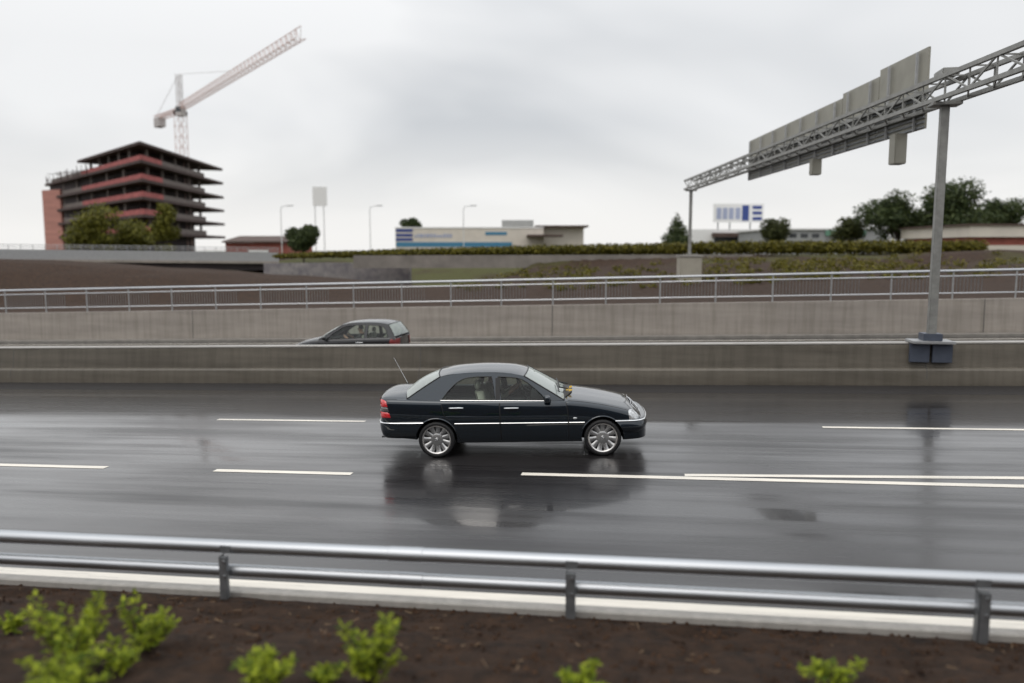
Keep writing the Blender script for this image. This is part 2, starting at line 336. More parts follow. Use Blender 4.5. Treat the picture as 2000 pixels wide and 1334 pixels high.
M['window'] = mat('dark_window', (0.03, 0.035, 0.04), 0.1, spec=0.8)
M['signback'] = mat('sign_back_aluminium', (0.30, 0.29, 0.245), 0.5, metal=0.2, noise=0.1, nscale=2)
M['bluebox'] = mat('blue_grey_steel', (0.09, 0.105, 0.14), 0.45, metal=0.3, noise=0.1, nscale=5)
M['graffiti'] = mat('painted_wall', (0.30, 0.28, 0.27), 0.8, col2=(0.13, 0.12, 0.14), nscale=1.6)
M['pillar_dull'] = mat('weathered_wall', (0.21, 0.19, 0.17), 0.8, noise=0.25, nscale=0.8)
M['pillar'] = mat('pale_concrete', (0.36, 0.335, 0.28), 0.75, noise=0.1, nscale=1.5)

# ------------------------------------------------------------------ ground sheet
def smooth(a, b, x):
    t = min(1, max(0, (x-a)/(b-a))); return t*t*(3-2*t)
BARR, WALL = 19.35, 29.95       # near face of the median barrier, face of the far wall (metres across the road)
def ground_z(x, y):
    gx = GRADE*max(-70, min(70, x))
    if y <= 6.68: return gx + 0.03 + 0.265*min(6.7-y, 5.7) + 8.5*smooth(-1.5, -17, y)*(1-smooth(40, 60, abs(x)))  # unseen rise behind the camera, added to darken what the sedan's side reflects
    if y < 29.99: return gx - 0.06
    base = gx + 1.16
    crest = np.interp(x, [-60, -39, -28, -18, -11], [2.9, 2.66, 2.1, 1.5, 0.9])       # earth bank on the left
    left = smooth(-9, -14, x)
    zl = base + (max(crest, base)-base)*smooth(35, 42, y) - smooth(45, 58, y)*2.2
    zr = np.interp(y, [30, 37, 58.8, 59.6, 61, 70], [gx+1.16, gx+1.2, 2.25+0.25*math.sin(x*0.21), 2.3, 2.7, 3.0])
    zr += 0.55*smooth(14, 24, x)*smooth(38, 50, y)*smooth(75, 60, y)
    z = zl*left + zr*(1-left)
    plateau = 2.7
    return z + (plateau-z)*smooth(62, 90, y) if y > 62 else z
def build_ground():
    ys = [-500, -120, -60, -40, -28, -20, -17, -14, -11, -8, -5, -3, -1.5] + list(np.arange(0.43, 6.6, 0.15)) + [6.64, 6.675, 6.685, 12, 18, 24, 29.97, 29.995, 31, 33] + list(np.arange(35, 70, 1.6)) + [75, 82, 90, 120, 200, 400, 900, 2500, 5000]
    xs = [-5000, -2000, -800, -300, -150, -90] + list(np.arange(-72, -9.9, 2.2)) + list(np.arange(-9.5, 6, 0.25)) + list(np.arange(6, 60, 2.5)) + [75, 100, 160, 300, 800, 2000, 5000]
    rows = []
    for y in ys:
        row = []
        for x in xs:
            z = ground_z(x, y)
            if 0 < y < 6.62: z += 0.05*(math.sin(x*5.1+y*7)*math.sin(y*9-x*3)) * min(1, (6.7-y)/0.4) + random.uniform(-.025, .025)
            elif 36 < y < 80: z += random.uniform(-.06, .06)
            row.append((x, y, z))
        rows.append(row)
    mb = MB(); mb.grid(rows); struct('ground', mb, M['ground'], angle=60, weld=0)
build_ground()
def sheet(name, x0, x1, y0, y1, lift, m, nx=40, kind='structure'):
    mb = MB(); xs = np.linspace(x0, x1, nx)
    mb.grid([[(x, y0, rz(x)+lift) for x in xs], [(x, y1, rz(x)+lift) for x in xs]])
    return struct(name, mb, m, weld=0)
sheet('road', -70, 60, 6.81, 18.25, 0.0, M['road'])
sheet('shoulder', -70, 60, 18.25, BARR, 0.001, M['shoulder'])
sheet('far_road', -70, 60, 20.0, 29.62, 0.0, M['road'])
def marking(pts, lift=0.004):          # pts: rows of (x, y_near, y_far)
    mb = MB(); mb.grid([[(x, a, rz(x)+lift) for x, a, b in pts], [(x, b, rz(x)+lift) for x, a, b in pts]])
    return struct('road_marking', mb, M['paintline'], weld=0)
marking([(x, 6.885, 7.155) for x in np.linspace(-70, 60, 60)])
lane = lambda x: 11.16 + 0.012*(x+5)
for x0, x1 in ((-10.9-6.4, -12.7), (-10.9, -8.65), (-6.75, -4.5)): marking([(x, 11.00, 11.14) for x in np.linspace(x0, x1, 6)])
marking([(x, 11.22, 11.36) for x in np.linspace(-1.95, 60, 40)])
marking([(x, 11.38+0.055*(x-0.4), 11.50+0.058*(x-0.4)) for x in np.linspace(0.4, 40, 30)], lift=0.004)
for x0, x1 in ((-8.9, -5.7), (2.9, 9.5)): marking([(x, 14.72, 14.84) for x in np.linspace(x0, x1, 6)])
sheet('road_marking', -70, 60, 28.9, 29.02, 0.004, M['paintline'])

# kerbs
def strip_solid(name, prof, x0, x1, m, nx=30, **kw):   # prof: closed list of (y, z)
    mb = MB(); xs = np.linspace(x0, x1, nx)
    mb.grid([[(x, y, rz(x)+z) for y, z in prof] for x in xs], closed=True)
    mb.add([(xs[0], y, rz(xs[0])+z) for y, z in prof], [tuple(range(len(prof)))]); mb.add([(xs[-1], y, rz(xs[-1])+z) for y, z in prof], [tuple(range(len(prof)))[::-1]])
    return mb.build(name, m, **kw)
k = strip_solid('kerb', [(6.665, -0.2), (6.665, 0.09), (6.68, 0.10), (6.785, 0.10), (6.805, 0.085), (6.815, -0.2)], -70, 60, M['kerb'], angle=20); tag(k, kind='structure')
k = strip_solid('kerb', [(29.62, -0.2), (29.62, 0.09), (29.65, 0.11), (29.93, 0.11), (29.93, -0.2)], -70, 60, M['kerb_wet'], angle=20); tag(k, kind='structure')

# ------------------------------------------------------------------ median barrier, far wall
b = thing('median_barrier', 'long grey concrete median barrier with a sloped foot behind the dark sedan', 'barrier')
prof = [(BARR, -0.1), (BARR, 0.14), (BARR+0.03, 0.34), (BARR+0.06, 0.385), (BARR+0.13, 0.40), (BARR+0.19, 0.91), (BARR+0.21, 0.935), (BARR+0.43, 0.935), (BARR+0.45, 0.91), (BARR+0.51, 0.40), (BARR+0.62, 0.34), (BARR+0.64, -0.1)]
strip_solid('barrier_wall', prof, -70, 60, M['conc_wet'], parent=b, angle=12, nx=40)
strip_solid('cap', [(BARR+0.185, 0.938), (BARR+0.185, 0.965), (BARR+0.2, 0.975), (BARR+0.44, 0.975), (BARR+0.455, 0.965), (BARR+0.455, 0.938)], -70, 60, M['conc_top'], parent=b, angle=20)  # pale top strip; its colour stands in for reflected sky
for x in np.arange(-42, 30, 12.0):
    mb = MB(); rows = [[(x+d, y-0.0015, rz(x)+z) for y, z in prof[1:6]] for d in (-0.012, 0.012)]; mb.grid(rows); mb.build('joint', M['seal_grey'], b, smooth=False, weld=0)
b = thing('retaining_wall', 'long bare concrete retaining wall below the far footpath railing', 'wall')
strip_solid('wall_face', [(WALL, -0.2), (WALL+0.04, 1.27), (WALL+0.32, 1.27), (WALL+0.32, -0.2)], -70, 60, M['conc'], parent=b, angle=20)

for x in np.arange(-49, 30, 15.0):
    mb = MB(); mb.grid([[(x+d, WALL-0.0025, rz(x)-0.05), (x+d, WALL+0.0375, rz(x)+1.268)] for d in (-0.014, 0.014)]); mb.build('joint', M['seal_grey'], b, smooth=False, weld=0)
# ------------------------------------------------------------------ railing on the far wall
rl = thing('footpath_railing', 'galvanised footpath railing with bar panels along the top of the far wall', 'railing', (0, WALL+0.18, 1.27))
def seg(z, x0=-70, x1=60, n=60): return [(x, 0, rz(x)+z) for x in np.linspace(x0, x1, n)]
mb = MB(); mb.tube(seg(0.98), 0.045, 8); mb.build('top_rail', M['galv'], rl)
for z in (0.80, 0.21):
    mb = MB(); mb.tube(seg(z), 0.024, 6); mb.build('middle_rail' if z > .5 else 'bottom_rail', M['galv'], rl)
i = 0
for x in np.arange(-44, 26, 2.0):
    mb = MB(); mb.tube([(x, 0, rz(x)-0.02), (x, 0, rz(x)+0.95)], 0.03, 8); mb.build('post', M['galv_flat'], rl)
    mb = MB()
    for q in np.arange(0.12, 1.95, 0.115):
        if i % 2 == 0 or q < 1.0: mb.bar((x+q, 0, rz(x+q)+0.22), (x+q, 0, rz(x+q)+0.79), 0.014)
    mb.build('bar_panel', M['galv_dark'], rl, smooth=False); i += 1

# ------------------------------------------------------------------ near guardrail
GY = 6.66
gr = thing('guardrail', 'galvanised roadside guardrail of two tubes on slim posts in the foreground', 'guardrail', (0, GY, 0))
for z in (0.545, 0.315):
    mb = MB(); mb.tube(seg(z, -40, 30, 50), 0.066 if z > .5 else 0.058, 20); mb.build('rail', M['galv'], gr)
    for x in np.arange(-36.2, 26, 6.8):
        r_ = 0.070 if z > .5 else 0.062; mb = MB(); mb.tube([(x-.16, 0, rz(x-.16)+z), (x-.155, 0, rz(x-.155)+z), (x+.155, 0, rz(x+.155)+z), (x+.16, 0, rz(x+.16)+z)], [r_-.005, r_, r_, r_-.005], 20); mb.build('splice_sleeve', M['galv'], gr)
for x in np.arange(-0.70-3.25*8, 22, 3.25):
    a = rz(x)
    mb = MB(); mb.box((x, -0.10, a+0.185), (0.075, 0.05, 0.60)); mb.box((x-0.0415, -0.07, a+0.185), (0.008, 0.09, 0.60))
    for z in (0.545, 0.315): mb.box((x, -0.058, a+z), (0.11, 0.03, 0.06))
    p = mb.build('post', M['galv_dark'], gr, smooth=False, bevel=0.004)
    mb = MB()
    for z in (0.315, 0.455):
        mb = MB(); mb.lathe([(0, -0.138), (0.012, -0.136), (0.014, -0.125), (0.014, -0.12)], 8, c=(x+0.012, 0, a+z-0.01)); mb.build('bolt', M['galv'], p)

# ------------------------------------------------------------------ survey helper for far things: spot of the photo + forward distance
def cf(px, py, f):
    u, v = (px-1000)/FOC, -(py-667)/FOC
    cp, sp = math.cos(PITCH), math.sin(PITCH)
    fw, up = cp + sp*v, -sp + cp*v
    d = Vector((u*math.cos(YAW) - fw*math.sin(YAW), u*math.sin(YAW) + fw*math.cos(YAW), up))
    return Vector((0, 0, EYE)) + d*(f/fw)
def gz(p): return ground_z(p.x, p.y)

# ------------------------------------------------------------------ plants
def leaves(mb, ells, n, size, flat=0.6, shell=0.55, mi=0):
    """leaf-sized faces through the volume of a few ellipsoids (cx,cy,cz,rx,ry,rz,weight)"""
    ws = np.array([e[6] if len(e) > 6 else e[3]*e[4]*e[5] for e in ells], float); ws /= ws.sum()
    idx = np.random.choice(len(ells), n, p=ws)
    for k in idx:
        e = ells[k]
        d = Vector(np.random.normal(size=3)).normalized(); rr = (shell + (1-shell)*random.random())*random.choice((1, 1, 1.12))
        if random.random() < 0.25: rr *= random.random()
        c = Vector((e[0]+d.x*e[3]*rr, e[1]+d.y*e[4]*rr, e[2]+d.z*e[5]*rr))
        nrm = (d*0.6 + Vector(np.random.normal(size=3))*0.6 + Vector((0, 0, flat))).normalized()
        a = nrm.orthogonal().normalized(); a.rotate(Matrix.Rotation(random.random()*6.28, 3, nrm)); b = nrm.cross(a)
        s = size*(0.6+0.8*random.random())
        mb.add([c-a*s, c-b*s*0.45+a*s*0.1, c+a*s*1.1, c+b*s*0.45+a*s*0.1], [(0, 1, 2, 3)], mi)
def tree(name, label, base, h, ells, n, size, lm, group=None, trunk_r=0.16, lean=0.0, cat='tree'):
    t = thing(name, label, cat, base, group=group)
    mb = MB(); top = h*0.75
    mb.tube([(0, 0, -0.4), (0.02, 0, h*0.2), (lean*0.5, 0.05, h*0.45), (lean, 0, top)], [trunk_r*1.2, trunk_r, trunk_r*0.7, trunk_r*0.25], 8)
    for e in ells:
        z0 = h*random.uniform(0.2, 0.45)
        mb.tube([(0.01, 0, z0), (e[0]*0.5, e[1]*0.5, (z0+e[2])/2), (e[0], e[1], e[2])], [trunk_r*0.5, trunk_r*0.35, trunk_r*0.1], 6)
    mb.build('trunk', M['bark'], t)
    mb = MB(); leaves(mb, ells, n, size); mb.build('crown', lm, t, smooth=False, weld=0)
    return t
def clumps(n, rx, ry, rzz, cz, r):
    out = []
    for _ in range(n):
        d = Vector(np.random.normal(size=3)).normalized()*random.uniform(0.35, 0.95)
        q = r*random.uniform(0.6, 1.25); out.append((d.x*rx, d.y*ry, cz+d.z*rzz, q, q, q*0.8))
    return out
def crown_at(name, label, px, py, wpx, hpx, f, lm, n=5000, size=None, k=14, group=None, base_py=None):
    """tree whose crown is centred at (px,py) with that extent, forward distance f"""
    c = cf(px, py, f); m = f/FOC; W, Hh = 1.28*wpx*m, 1.25*hpx*m; n = int(n*1.3)
    b = Vector((c.x, c.y, ground_z(c.x, c.y))); h = c.z - b.z + Hh/2
    r = min(W, Hh)*0.24
    ells = clumps(k, W/2-r*0.8, W/2*0.8, Hh/2-r*0.7, c.z-b.z, r)
    return tree(name, label, b, h, ells, n, size or max(0.10, f*0.0016), lm, group, trunk_r=max(0.08, h*0.02))
random.seed(11); np.random.seed(11)
G1 = 'young trees in front of the unfinished building'
crown_at('tree', 'leftmost olive green tree in front of the unfinished building', 178, 455, 95, 100, 92, M['leaf_olive'], 4200, 0.2, group=G1)
crown_at('tree', 'olive green tree before the middle of the unfinished building, widest of the three', 252, 462, 90, 85, 96, M['leaf_olive'], 4200, 0.2, group=G1)
crown_at('tree', 'tall narrow olive tree below the corner of the unfinished building', 320, 440, 50, 115, 90, M['leaf_olive'], 3000, 0.19, group=G1)
crown_at('tree', 'round dark green tree at the left end of the hedge beside the red house', 592, 464, 66, 54, 84, M['leaf_dark'], 4200, 0.17)
crown_at('tree', 'small dark tree showing above the left end of the white warehouse roof', 803, 440, 36, 30, 165, M['leaf_dark'], 1500, 0.3)
G2 = 'dark trees behind the hedge on the right'
crown_at('tree', 'broad dark green tree behind the hedge below the overhead sign', 1755, 425, 150, 90, 88, M['leaf_dark'], 7000, 0.2, 20, group=G2)
crown_at('tree', 'tallest dark green tree on the right, in front of the gantry post', 1860, 415, 120, 115, 84, M['leaf_dark'], 7500, 0.2, 20, group=G2)
crown_at('tree', 'dark tree behind the low white and brick building at the right edge', 1965, 418, 140, 75, 100, M['leaf_dark'], 6000, 0.22, 20, group=G2)
crown_at('tree', 'small thin tree between the grey green building and the broad dark tree', 1660, 445, 60, 60, 92, M['leaf_mid'], 2600, 0.18, group=G2)
crown_at('tree', 'low bushy tree beside the white shop with the blue roof sign', 1515, 452, 60, 50, 95, M['leaf_mid'], 3000, 0.18, group=G2)
# conifer
c = cf(1320, 492, 80); b = Vector((c.x, c.y, gz(c)))
tree('conifer', 'small cone shaped green conifer left of the white shop', b, 4.2, [(0, 0, 0.9, 1.75, 1.75, 0.7), (0, 0, 1.7, 1.45, 1.45, 0.7), (0.1, 0, 2.5, 1.05, 1.05, 0.6), (0, 0, 3.2, 0.65, 0.65, 0.6), (0, 0, 3.8, 0.25, 0.25, 0.45)], 4500, 0.13, M['leaf_dark'], trunk_r=0.1)
# hedge on the bank
hd = thing('hedge', 'long low olive green hedge along the top of the bank across the road', 'hedge', (0, 0, 0))
mb = MB(); tw = MB(); n = 0
for i in range(230):
    px = 545 + (1915-545)*i/229 + random.uniform(-4, 4)
    f = 62.5 + random.uniform(-0.5, 0.5)
    top = np.interp(px, [545, 650, 1000, 1450, 1915], [492, 486, 474, 463, 461]); bot = np.interp(px, [545, 1000, 1915], [503, 501, 497])
    c = cf(px, (top+bot)/2, f); hh = (bot-top)/2*f/FOC
    leaves(mb, [(c.x, c.y, c.z-0.1, 0.5, 0.7, hh*random.uniform(0.62, 0.8))], 190, 0.13)
    tw.tube([(c.x, c.y, c.z-hh*1.3), (c.x+random.uniform(-.2, .2), c.y, c.z+hh*0.6)], 0.02, 5)
mb.build('foliage', M['leaf_hedge'], hd, smooth=False, weld=0); tw.build('stems', M['twig'], hd)
# low plants on the far bank
mb = MB()
for i in range(420):
    px = random.uniform(900, 1990); f = random.uniform(40, 58)
    c = cf(px, 520, f)
    if random.random() < 0.5 and not 1440 < px < 1760: continue
    z = ground_z(c.x, c.y); s = random.uniform(0.15, 0.45)
    leaves(mb, [(c.x, c.y, z+s*0.5, s*1.6, s*1.2, s*0.8)], 40, 0.09)
tag(mb.build('ground_cover', M['leaf_hedge'], smooth=False, weld=0), 'low yellow green plants spreading over the brown bank behind the railing', 'ground cover', kind='stuff')

def shrub(label, px, py, wpx, hpx, Y, n=900):
    for Y in np.arange(6.6, 3.5, -0.02):          # foot of the plant on the sloping verge
        c = at(px, py+hpx*0.45, Y)
        if c.z >= ground_z(c.x, c.y): break
    m = Y*1.2/FOC; W, Hh = wpx*m, hpx*m; zb = ground_z(c.x, c.y)
    t = thing('shrub', label, 'shrub', (c.x, c.y, zb), group='young bright green shrubs on the brown soil')
    cz = Hh*0.5
    st = MB(); lf = MB()
    for i in range(max(5, int(n/70))):
        a = random.uniform(0, 6.28); q = math.sqrt(random.random())
        tip = Vector((math.cos(a)*W*0.5*q, math.sin(a)*W*0.4*q, cz + Hh*0.5*random.uniform(-0.5, 1.0)*(1-0.35*q)))
        if tip.z < 0.06: tip.z = 0.06
        mid = Vector((tip.x*0.55, tip.y*0.55, tip.z*0.6))
        st.tube([(tip.x*0.12, tip.y*0.12, -0.03), mid, tip], [0.007, 0.005, 0.002], 5)
        for j in range(random.randint(26, 44)):
            u = random.uniform(0.25, 1.08); p = (mid.lerp(tip, (u-0.5)*2) if u > 0.5 else Vector((tip.x*.12, tip.y*.12, -0.03)).lerp(mid, u*2))
            d = Vector((random.uniform(-1, 1), random.uniform(-1, 1), random.uniform(-0.1, 0.9))).normalized()
            L = random.uniform(0.03, 0.062); side = d.cross(Vector((random.uniform(-.4, .4), random.uniform(-.4, .4), 1))).normalized(); nn = side.cross(d)
            p = p + d*0.012
            lf.add([p, p+d*L*0.45+side*L*0.26-nn*0.004, p+d*L-nn*L*0.15, p+d*L*0.45-side*L*0.26-nn*0.004, p+d*L*0.5+nn*0.006], [(0, 1, 4), (1, 2, 4), (2, 3, 4), (3, 0, 4)])
    st.build('stem', M['twig'], t); lf.build('foliage', M['leaf_young'], t, smooth=True, angle=70, weld=0)
random.seed(5)
shrub('large bright green shrub on the soil left of the first guardrail post', 140, 1232, 150, 165, 5.75, 1500)
shrub('bright green shrub on the soil just left below the first guardrail post', 292, 1220, 120, 120, 5.95, 1100)
shrub('tiny green shrub sprouting at the left picture edge below the guardrail', 20, 1215, 60, 50, 5.9, 350)
shrub('low wide green shrub in the bottom left corner of the picture', 120, 1318, 210, 80, 5.35, 1400)
shrub('dark green shrub between the two left shrubs, low on the soil', 235, 1285, 90, 60, 5.5, 500)
shrub('upright bright green shrub standing alone below the sedan', 722, 1270, 118, 145, 5.45, 1300)
shrub('low green shrub left of the upright one at the bottom edge', 525, 1308, 130, 75, 5.3, 900)
shrub('small green shrub close beside the upright one at the bottom edge', 635, 1312, 65, 45, 5.3, 400)
shrub('small bright shrub at the bottom edge right of the middle', 1140, 1325, 100, 45, 5.15, 500)
shrub('small bright shrub at the bottom edge, farthest to the right', 1625, 1318, 110, 50, 5.0, 550)
# soil crumbs and straw
mb = MB()
for i in range(6500):
    x, y = random.uniform(-7.5, 4.8), 4.5 + 2.16*random.random()
    r = 0.006 + 0.022*random.random()**3; z = ground_z(x, y)
    q = [Vector((random.uniform(.6, 1.2)*r*sx, random.uniform(.6, 1.2)*r*sy, random.uniform(.5, .9)*r*sz)) for sx, sy, sz in ((1,0,0),(-1,0,0),(0,1,0),(0,-1,0),(0,0,1),(0,0,-1))]
    mb.add([v+Vector((x, y, z+r*0.3)) for v in q], [(0,2,4),(2,1,4),(1,3,4),(3,0,4),(2,0,5),(1,2,5),(3,1,5),(0,3,5)])
tag(mb.build('soil_crumbs', M['clod'], smooth=False, weld=0), 'loose dark brown crumbs of soil on the verge below the guardrail', 'soil', kind='stuff')
mb = MB()
for i in range(130):
    x, y = random.uniform(-7.5, 4.8), 4.6 + 2.0*random.random(); z = ground_z(x, y)+0.02
    a = random.gauss(0, 0.7); L = random.uniform(0.01, 0.05)
    d = Vector((math.cos(a), math.sin(a), random.uniform(-.25, .25)))*L
    mb.bar(Vector((x, y, z))-d, Vector((x, y, z))+d, random.uniform(0.002, 0.005))
tag(mb.build('straw_bits', M['straw'], smooth=False, weld=0), 'pale straw and wood chips scattered over the dark soil of the verge', 'straw', kind='stuff')

# ------------------------------------------------------------------ unfinished building and tower crane
bd = thing('unfinished_building', 'unfinished dark brown building of stacked open floor slabs tapering to a corner', 'building')
A, B, Cc = cf(283, 480, 142), cf(441, 480, 189), cf(95, 480, 194)
T = [cf(283, y, 142).z for y in (275, 311, 348, 383, 418, 452)]
def v2(p): return Vector((p.x, p.y))
A2, B2, C2 = v2(A), v2(B), v2(Cc); cen = (A2+B2+C2)/3
def inset(poly, d):
    n = len(poly); out = []
    for i in range(n):
        p, q, r = poly[i-1], poly[i], poly[(i+1) % n]
        e1, e2 = (q-p).normalized(), (r-q).normalized(); n1, n2 = Vector((-e1.y, e1.x)), Vector((-e2.y, e2.x))
        if n1.dot(cen-q) < 0: n1, n2 = -n1, -n2
        k = 1+n1.dot(n2); out.append(q + (n1+n2)*d/max(k, 0.35))
    return out
back = (B2+C2)/2 + ((B2+C2)/2-A2).normalized()*6
for i, zt in enumerate(T):
    C_ = C2 if i else A2.lerp(C2, 0.58)
    poly = [A2, B2, back if i else (B2+C_)/2+(back-A2).normalized()*4, C_]
    mb = MB(); mb.prism([(p.x, p.y, zt-0.55) for p in poly], (0, 0, 0.55)); mb.build('floor_slab', M['slab'], bd, smooth=False, bevel=0.05)
    if i:
        ip = inset(poly, 1.1)
        mb = MB()
        a, b_, c_ = ip[0], ip[1], ip[3]
        for p, q, lo, hi, mi in ((a, a.lerp(c_, 0.6), 0.0, 0.42, 0), (a.lerp(c_, 0.6), c_, 0, 1, 1), (a, a.lerp(b_, 0.22), 0, 1, 0), (a.lerp(b_, 0.22), a.lerp(b_, 0.78), 0, 1, 1)):
            mb.bar((p.x, p.y, zt+0.5), (q.x, q.y, zt+0.5), 0.2, 1.0, mi)
        mb.build('parapet', [M['redprimer'], M['upstand']], bd, smooth=False)
    # columns carrying this slab
    if i < 5:
        zb = T[i+1]
        for p, q, ks in ((A2, B2, (0.08, 0.25, 0.42, 0.6, 0.76)), (A2, C_, (0.15, 0.32, 0.5, 0.68, 0.86))):
            for k in ks:
                c = p.lerp(q, k).lerp(cen, 0.12); mb = MB(); mb.tube([(c.x, c.y, zb), (c.x, c.y, zt-0.55)], 0.28, 8); mb.build('column', M['upstand'], bd)
zg = gz(A)-1
core = [A2.lerp(cen, 0.32), A2.lerp(B2, 0.70).lerp(cen, 0.16), back, C2.lerp(cen, 0.06)]
mb = MB(); mb.prism([(p.x, p.y, zg) for p in core], (0, 0, T[1]-0.6-zg)); mb.build('core_wall', M['core'], bd, smooth=False)
core2 = [A2.lerp(cen, 0.32), A2.lerp(B2, 0.66).lerp(cen, 0.2), A2.lerp(C2, 0.4).lerp(cen, 0.3)]
mb = MB(); mb.prism([(p.x, p.y, T[1]) for p in core2], (0, 0, T[0]-0.56-T[1])); mb.build('core_wall', M['core'], bd, smooth=False)
p0, p1 = cf(91, 480, 189), cf(126, 480, 186); zt = cf(95, 372, 189).z
mb = MB(); mb.bar((p0.x, p0.y, (zg+zt)/2), (p1.x, p1.y, (zg+zt)/2), 0.6, zt-zg); mb.build('end_wall', M['pinkwall'], bd, smooth=False)
mb = MB()
for i in range(26):                      # props and starter bars on the open top floor and left edge
    k = random.random(); q = A2.lerp(C2, 0.45+0.55*k); mb = MB(); mb.bar((q.x, q.y, T[1]-0.3), (q.x+random.uniform(-.3, .3), q.y, T[1]+random.uniform(0.6, 2.0)), 0.09); mb.build('scaffold_bar', M['slab'], bd, smooth=False)
for k in (0.0, 0.25, 0.5, 0.75):
    a = A2.lerp(C2, 0.55+k*0.4); mb = MB(); mb.bar((a.x-2, a.y, T[1]+0.9+k), (a.x+3, a.y+2, T[1]+0.9+k), 0.12); mb.build('scaffold_bar', M['slab'], bd, smooth=False)

cr_ = thing('tower_crane', 'red and grey lattice tower crane above the unfinished building', 'crane')
piv = cf(352, 216, 172); tip = cf(588, 70, 172*274/420); cend = cf(306, 231, 172*274/259)
tip.z = piv.z - 0.6; cend.z = piv.z
def lattice(mb, p, q, wd, ht, bay, r, tri=False, mi=0):
    d = q-p; L = d.length; ax = d.normalized(); s = ax.cross(Vector((0, 0, 1)))
    s = s.normalized() if s.length > .05 else Vector((1, 0, 0)); u = s.cross(ax)
    offs = [s*wd/2, -s*wd/2, u*ht] if tri else [s*wd/2+u*ht/2, -s*wd/2+u*ht/2, -s*wd/2-u*ht/2, s*wd/2-u*ht/2]
    m = len(offs); nb = max(2, int(L/bay))
    for o in offs: mb.bar(p+o, q+o, r*1.6, None, mi)
    for i in range(nb):
        a, b = p+ax*L*i/nb, p+ax*L*(i+1)/nb
        for j in range(m):
            o1, o2 = offs[j], offs[(j+1) % m]
            mb.bar(a+o1, b+o2 if i % 2 else b+o2, r, None, mi); mb.bar(a+o1, a+o2, r, None, mi)
mb = MB(); base = Vector((piv.x, piv.y, gz(piv))); lattice(mb, base, piv-Vector((0, 0, 1)), 1.8, 1.8, 2.2, 0.05); mb.build('mast', M['crane_red'], cr_, smooth=False)
mb = MB(); lattice(mb, piv, tip, 1.3, 1.6, 2.0, 0.05, True); mb.build('jib', M['crane_red'], cr_, smooth=False)
mb = MB(); lattice(mb, piv, cend, 1.4, 0.8, 2.0, 0.06); mb.build('counter_jib', M['crane_red'], cr_, smooth=False)
mb = MB(); dd = (cend-piv).normalized()
for i in range(4): mb.box(cend - dd*(0.6+0.75*i) - Vector((0, 0, 1.1)), (0.6, 1.6, 2.0), Matrix.Rotation(math.atan2(dd.y, dd.x), 3, 'Z'))
mb.build('counterweight', M['crane_grey'], cr_, smooth=False, bevel=0.04)
apex = cf(355, 145, 172)
mb = MB(); lattice(mb, piv, Vector((piv.x, piv.y, apex.z)), 0.9, 0.9, 1.6, 0.06); mb.build('apex_mast', M['crane_grey'], cr_, smooth=False)
mb = MB(); ap = Vector((piv.x, piv.y, apex.z)); mb.bar(ap, piv.lerp(tip, 0.52)+Vector((0, 0, 1.6)), 0.06); mb.build('tie_rod', M['crane_grey'], cr_, smooth=False)
mb = MB(); mb.bar(ap, cend+Vector((0, 0, 0.5)), 0.06); mb.build('tie_rod', M['crane_grey'], cr_, smooth=False)
mb = MB(); mb.box(piv+Vector((0.9, -1.3, -0.4)), (1.5, 1.6, 2.0)); k = mb.build('cab', M['crane_grey'], cr_, smooth=False, bevel=0.08)
mb = MB(); mb.box(piv+Vector((0.9, -2.112, -0.1)), (1.2, 0.03, 1.0)); mb.build('window', M['window'], k, smooth=False)
mb = MB(); mb.box(piv-Vector((0, 0, 0.5)), (2.1, 2.1, 0.9)); mb.build('slewing_ring', M['slab'], cr_, smooth=False, bevel=0.1)

# ------------------------------------------------------------------ bridge on the left
br = thing('footbridge', 'grey footbridge with a solid parapet behind the brown earth bank on the left', 'bridge')
e0, e1 = cf(545, 520, 76), cf(-260, 507, 66)
def brz(k, up): return cf(545-805*k, np.interp(k, [0, 1], [500, 492]), 76-10*k).z + up
pts = [e0.lerp(e1, k) for k in np.linspace(0, 1, 12)]; zs = [brz(k, 0) for k in np.linspace(0, 1, 12)]
dv = (e1-e0); sd_ = Vector((-dv.y, dv.x, 0)).normalized(); sd_ = sd_ if sd_.y > 0 else -sd_
def ribbon(mb, off0, off1, z0, z1):
    rows = []
    for p, z in zip(pts, zs):
        a, b = p+sd_*off0, p+sd_*off1
        rows.append([(a.x, a.y, z+z0), (b.x, b.y, z+z0), (b.x, b.y, z+z1), (a.x, a.y, z+z1)])
    mb.grid(rows, closed=True); n = len(rows)
    mb.add(rows[0], [(0, 1, 2, 3)]); mb.add(rows[-1], [(3, 2, 1, 0)])
mb = MB(); ribbon(mb, 0.3, 5.0, -1.35, -0.72); mb.build('deck_beam', M['core'], br, smooth=False)
mb = MB(); ribbon(mb, -0.1, 5.2, -0.72, -0.5); mb.build('deck', M['conc'], br, smooth=False)
mb = MB(); ribbon(mb, 0.0, 0.12, -0.5, 0.35); mb.build('parapet', M['galv_flat'], br, smooth=False)
mb = MB()
for up in (0.55, 0.75): mb = MB(); mb.tube([(p.x, p.y, z+up) for p, z in zip(pts, zs)], 0.03, 6); mb.build('handrail', M['galv_flat'], br)
for k in np.linspace(0, 1, 36): p = e0.lerp(e1, k); mb = MB(); mb.tube([(p.x, p.y, brz(k, 0.3)), (p.x, p.y, brz(k, 0.75))], 0.025, 6); mb.build('handrail_post', M['galv_flat'], br)
for k in (0.16, 0.62):
    p = e0.lerp(e1, k) + sd_*2.5; mb = MB(); mb.tube([(p.x, p.y, -2.5), (p.x, p.y, brz(k, -1.3))], 0.45, 14); mb.build('pier', M['conc_wet'], br)
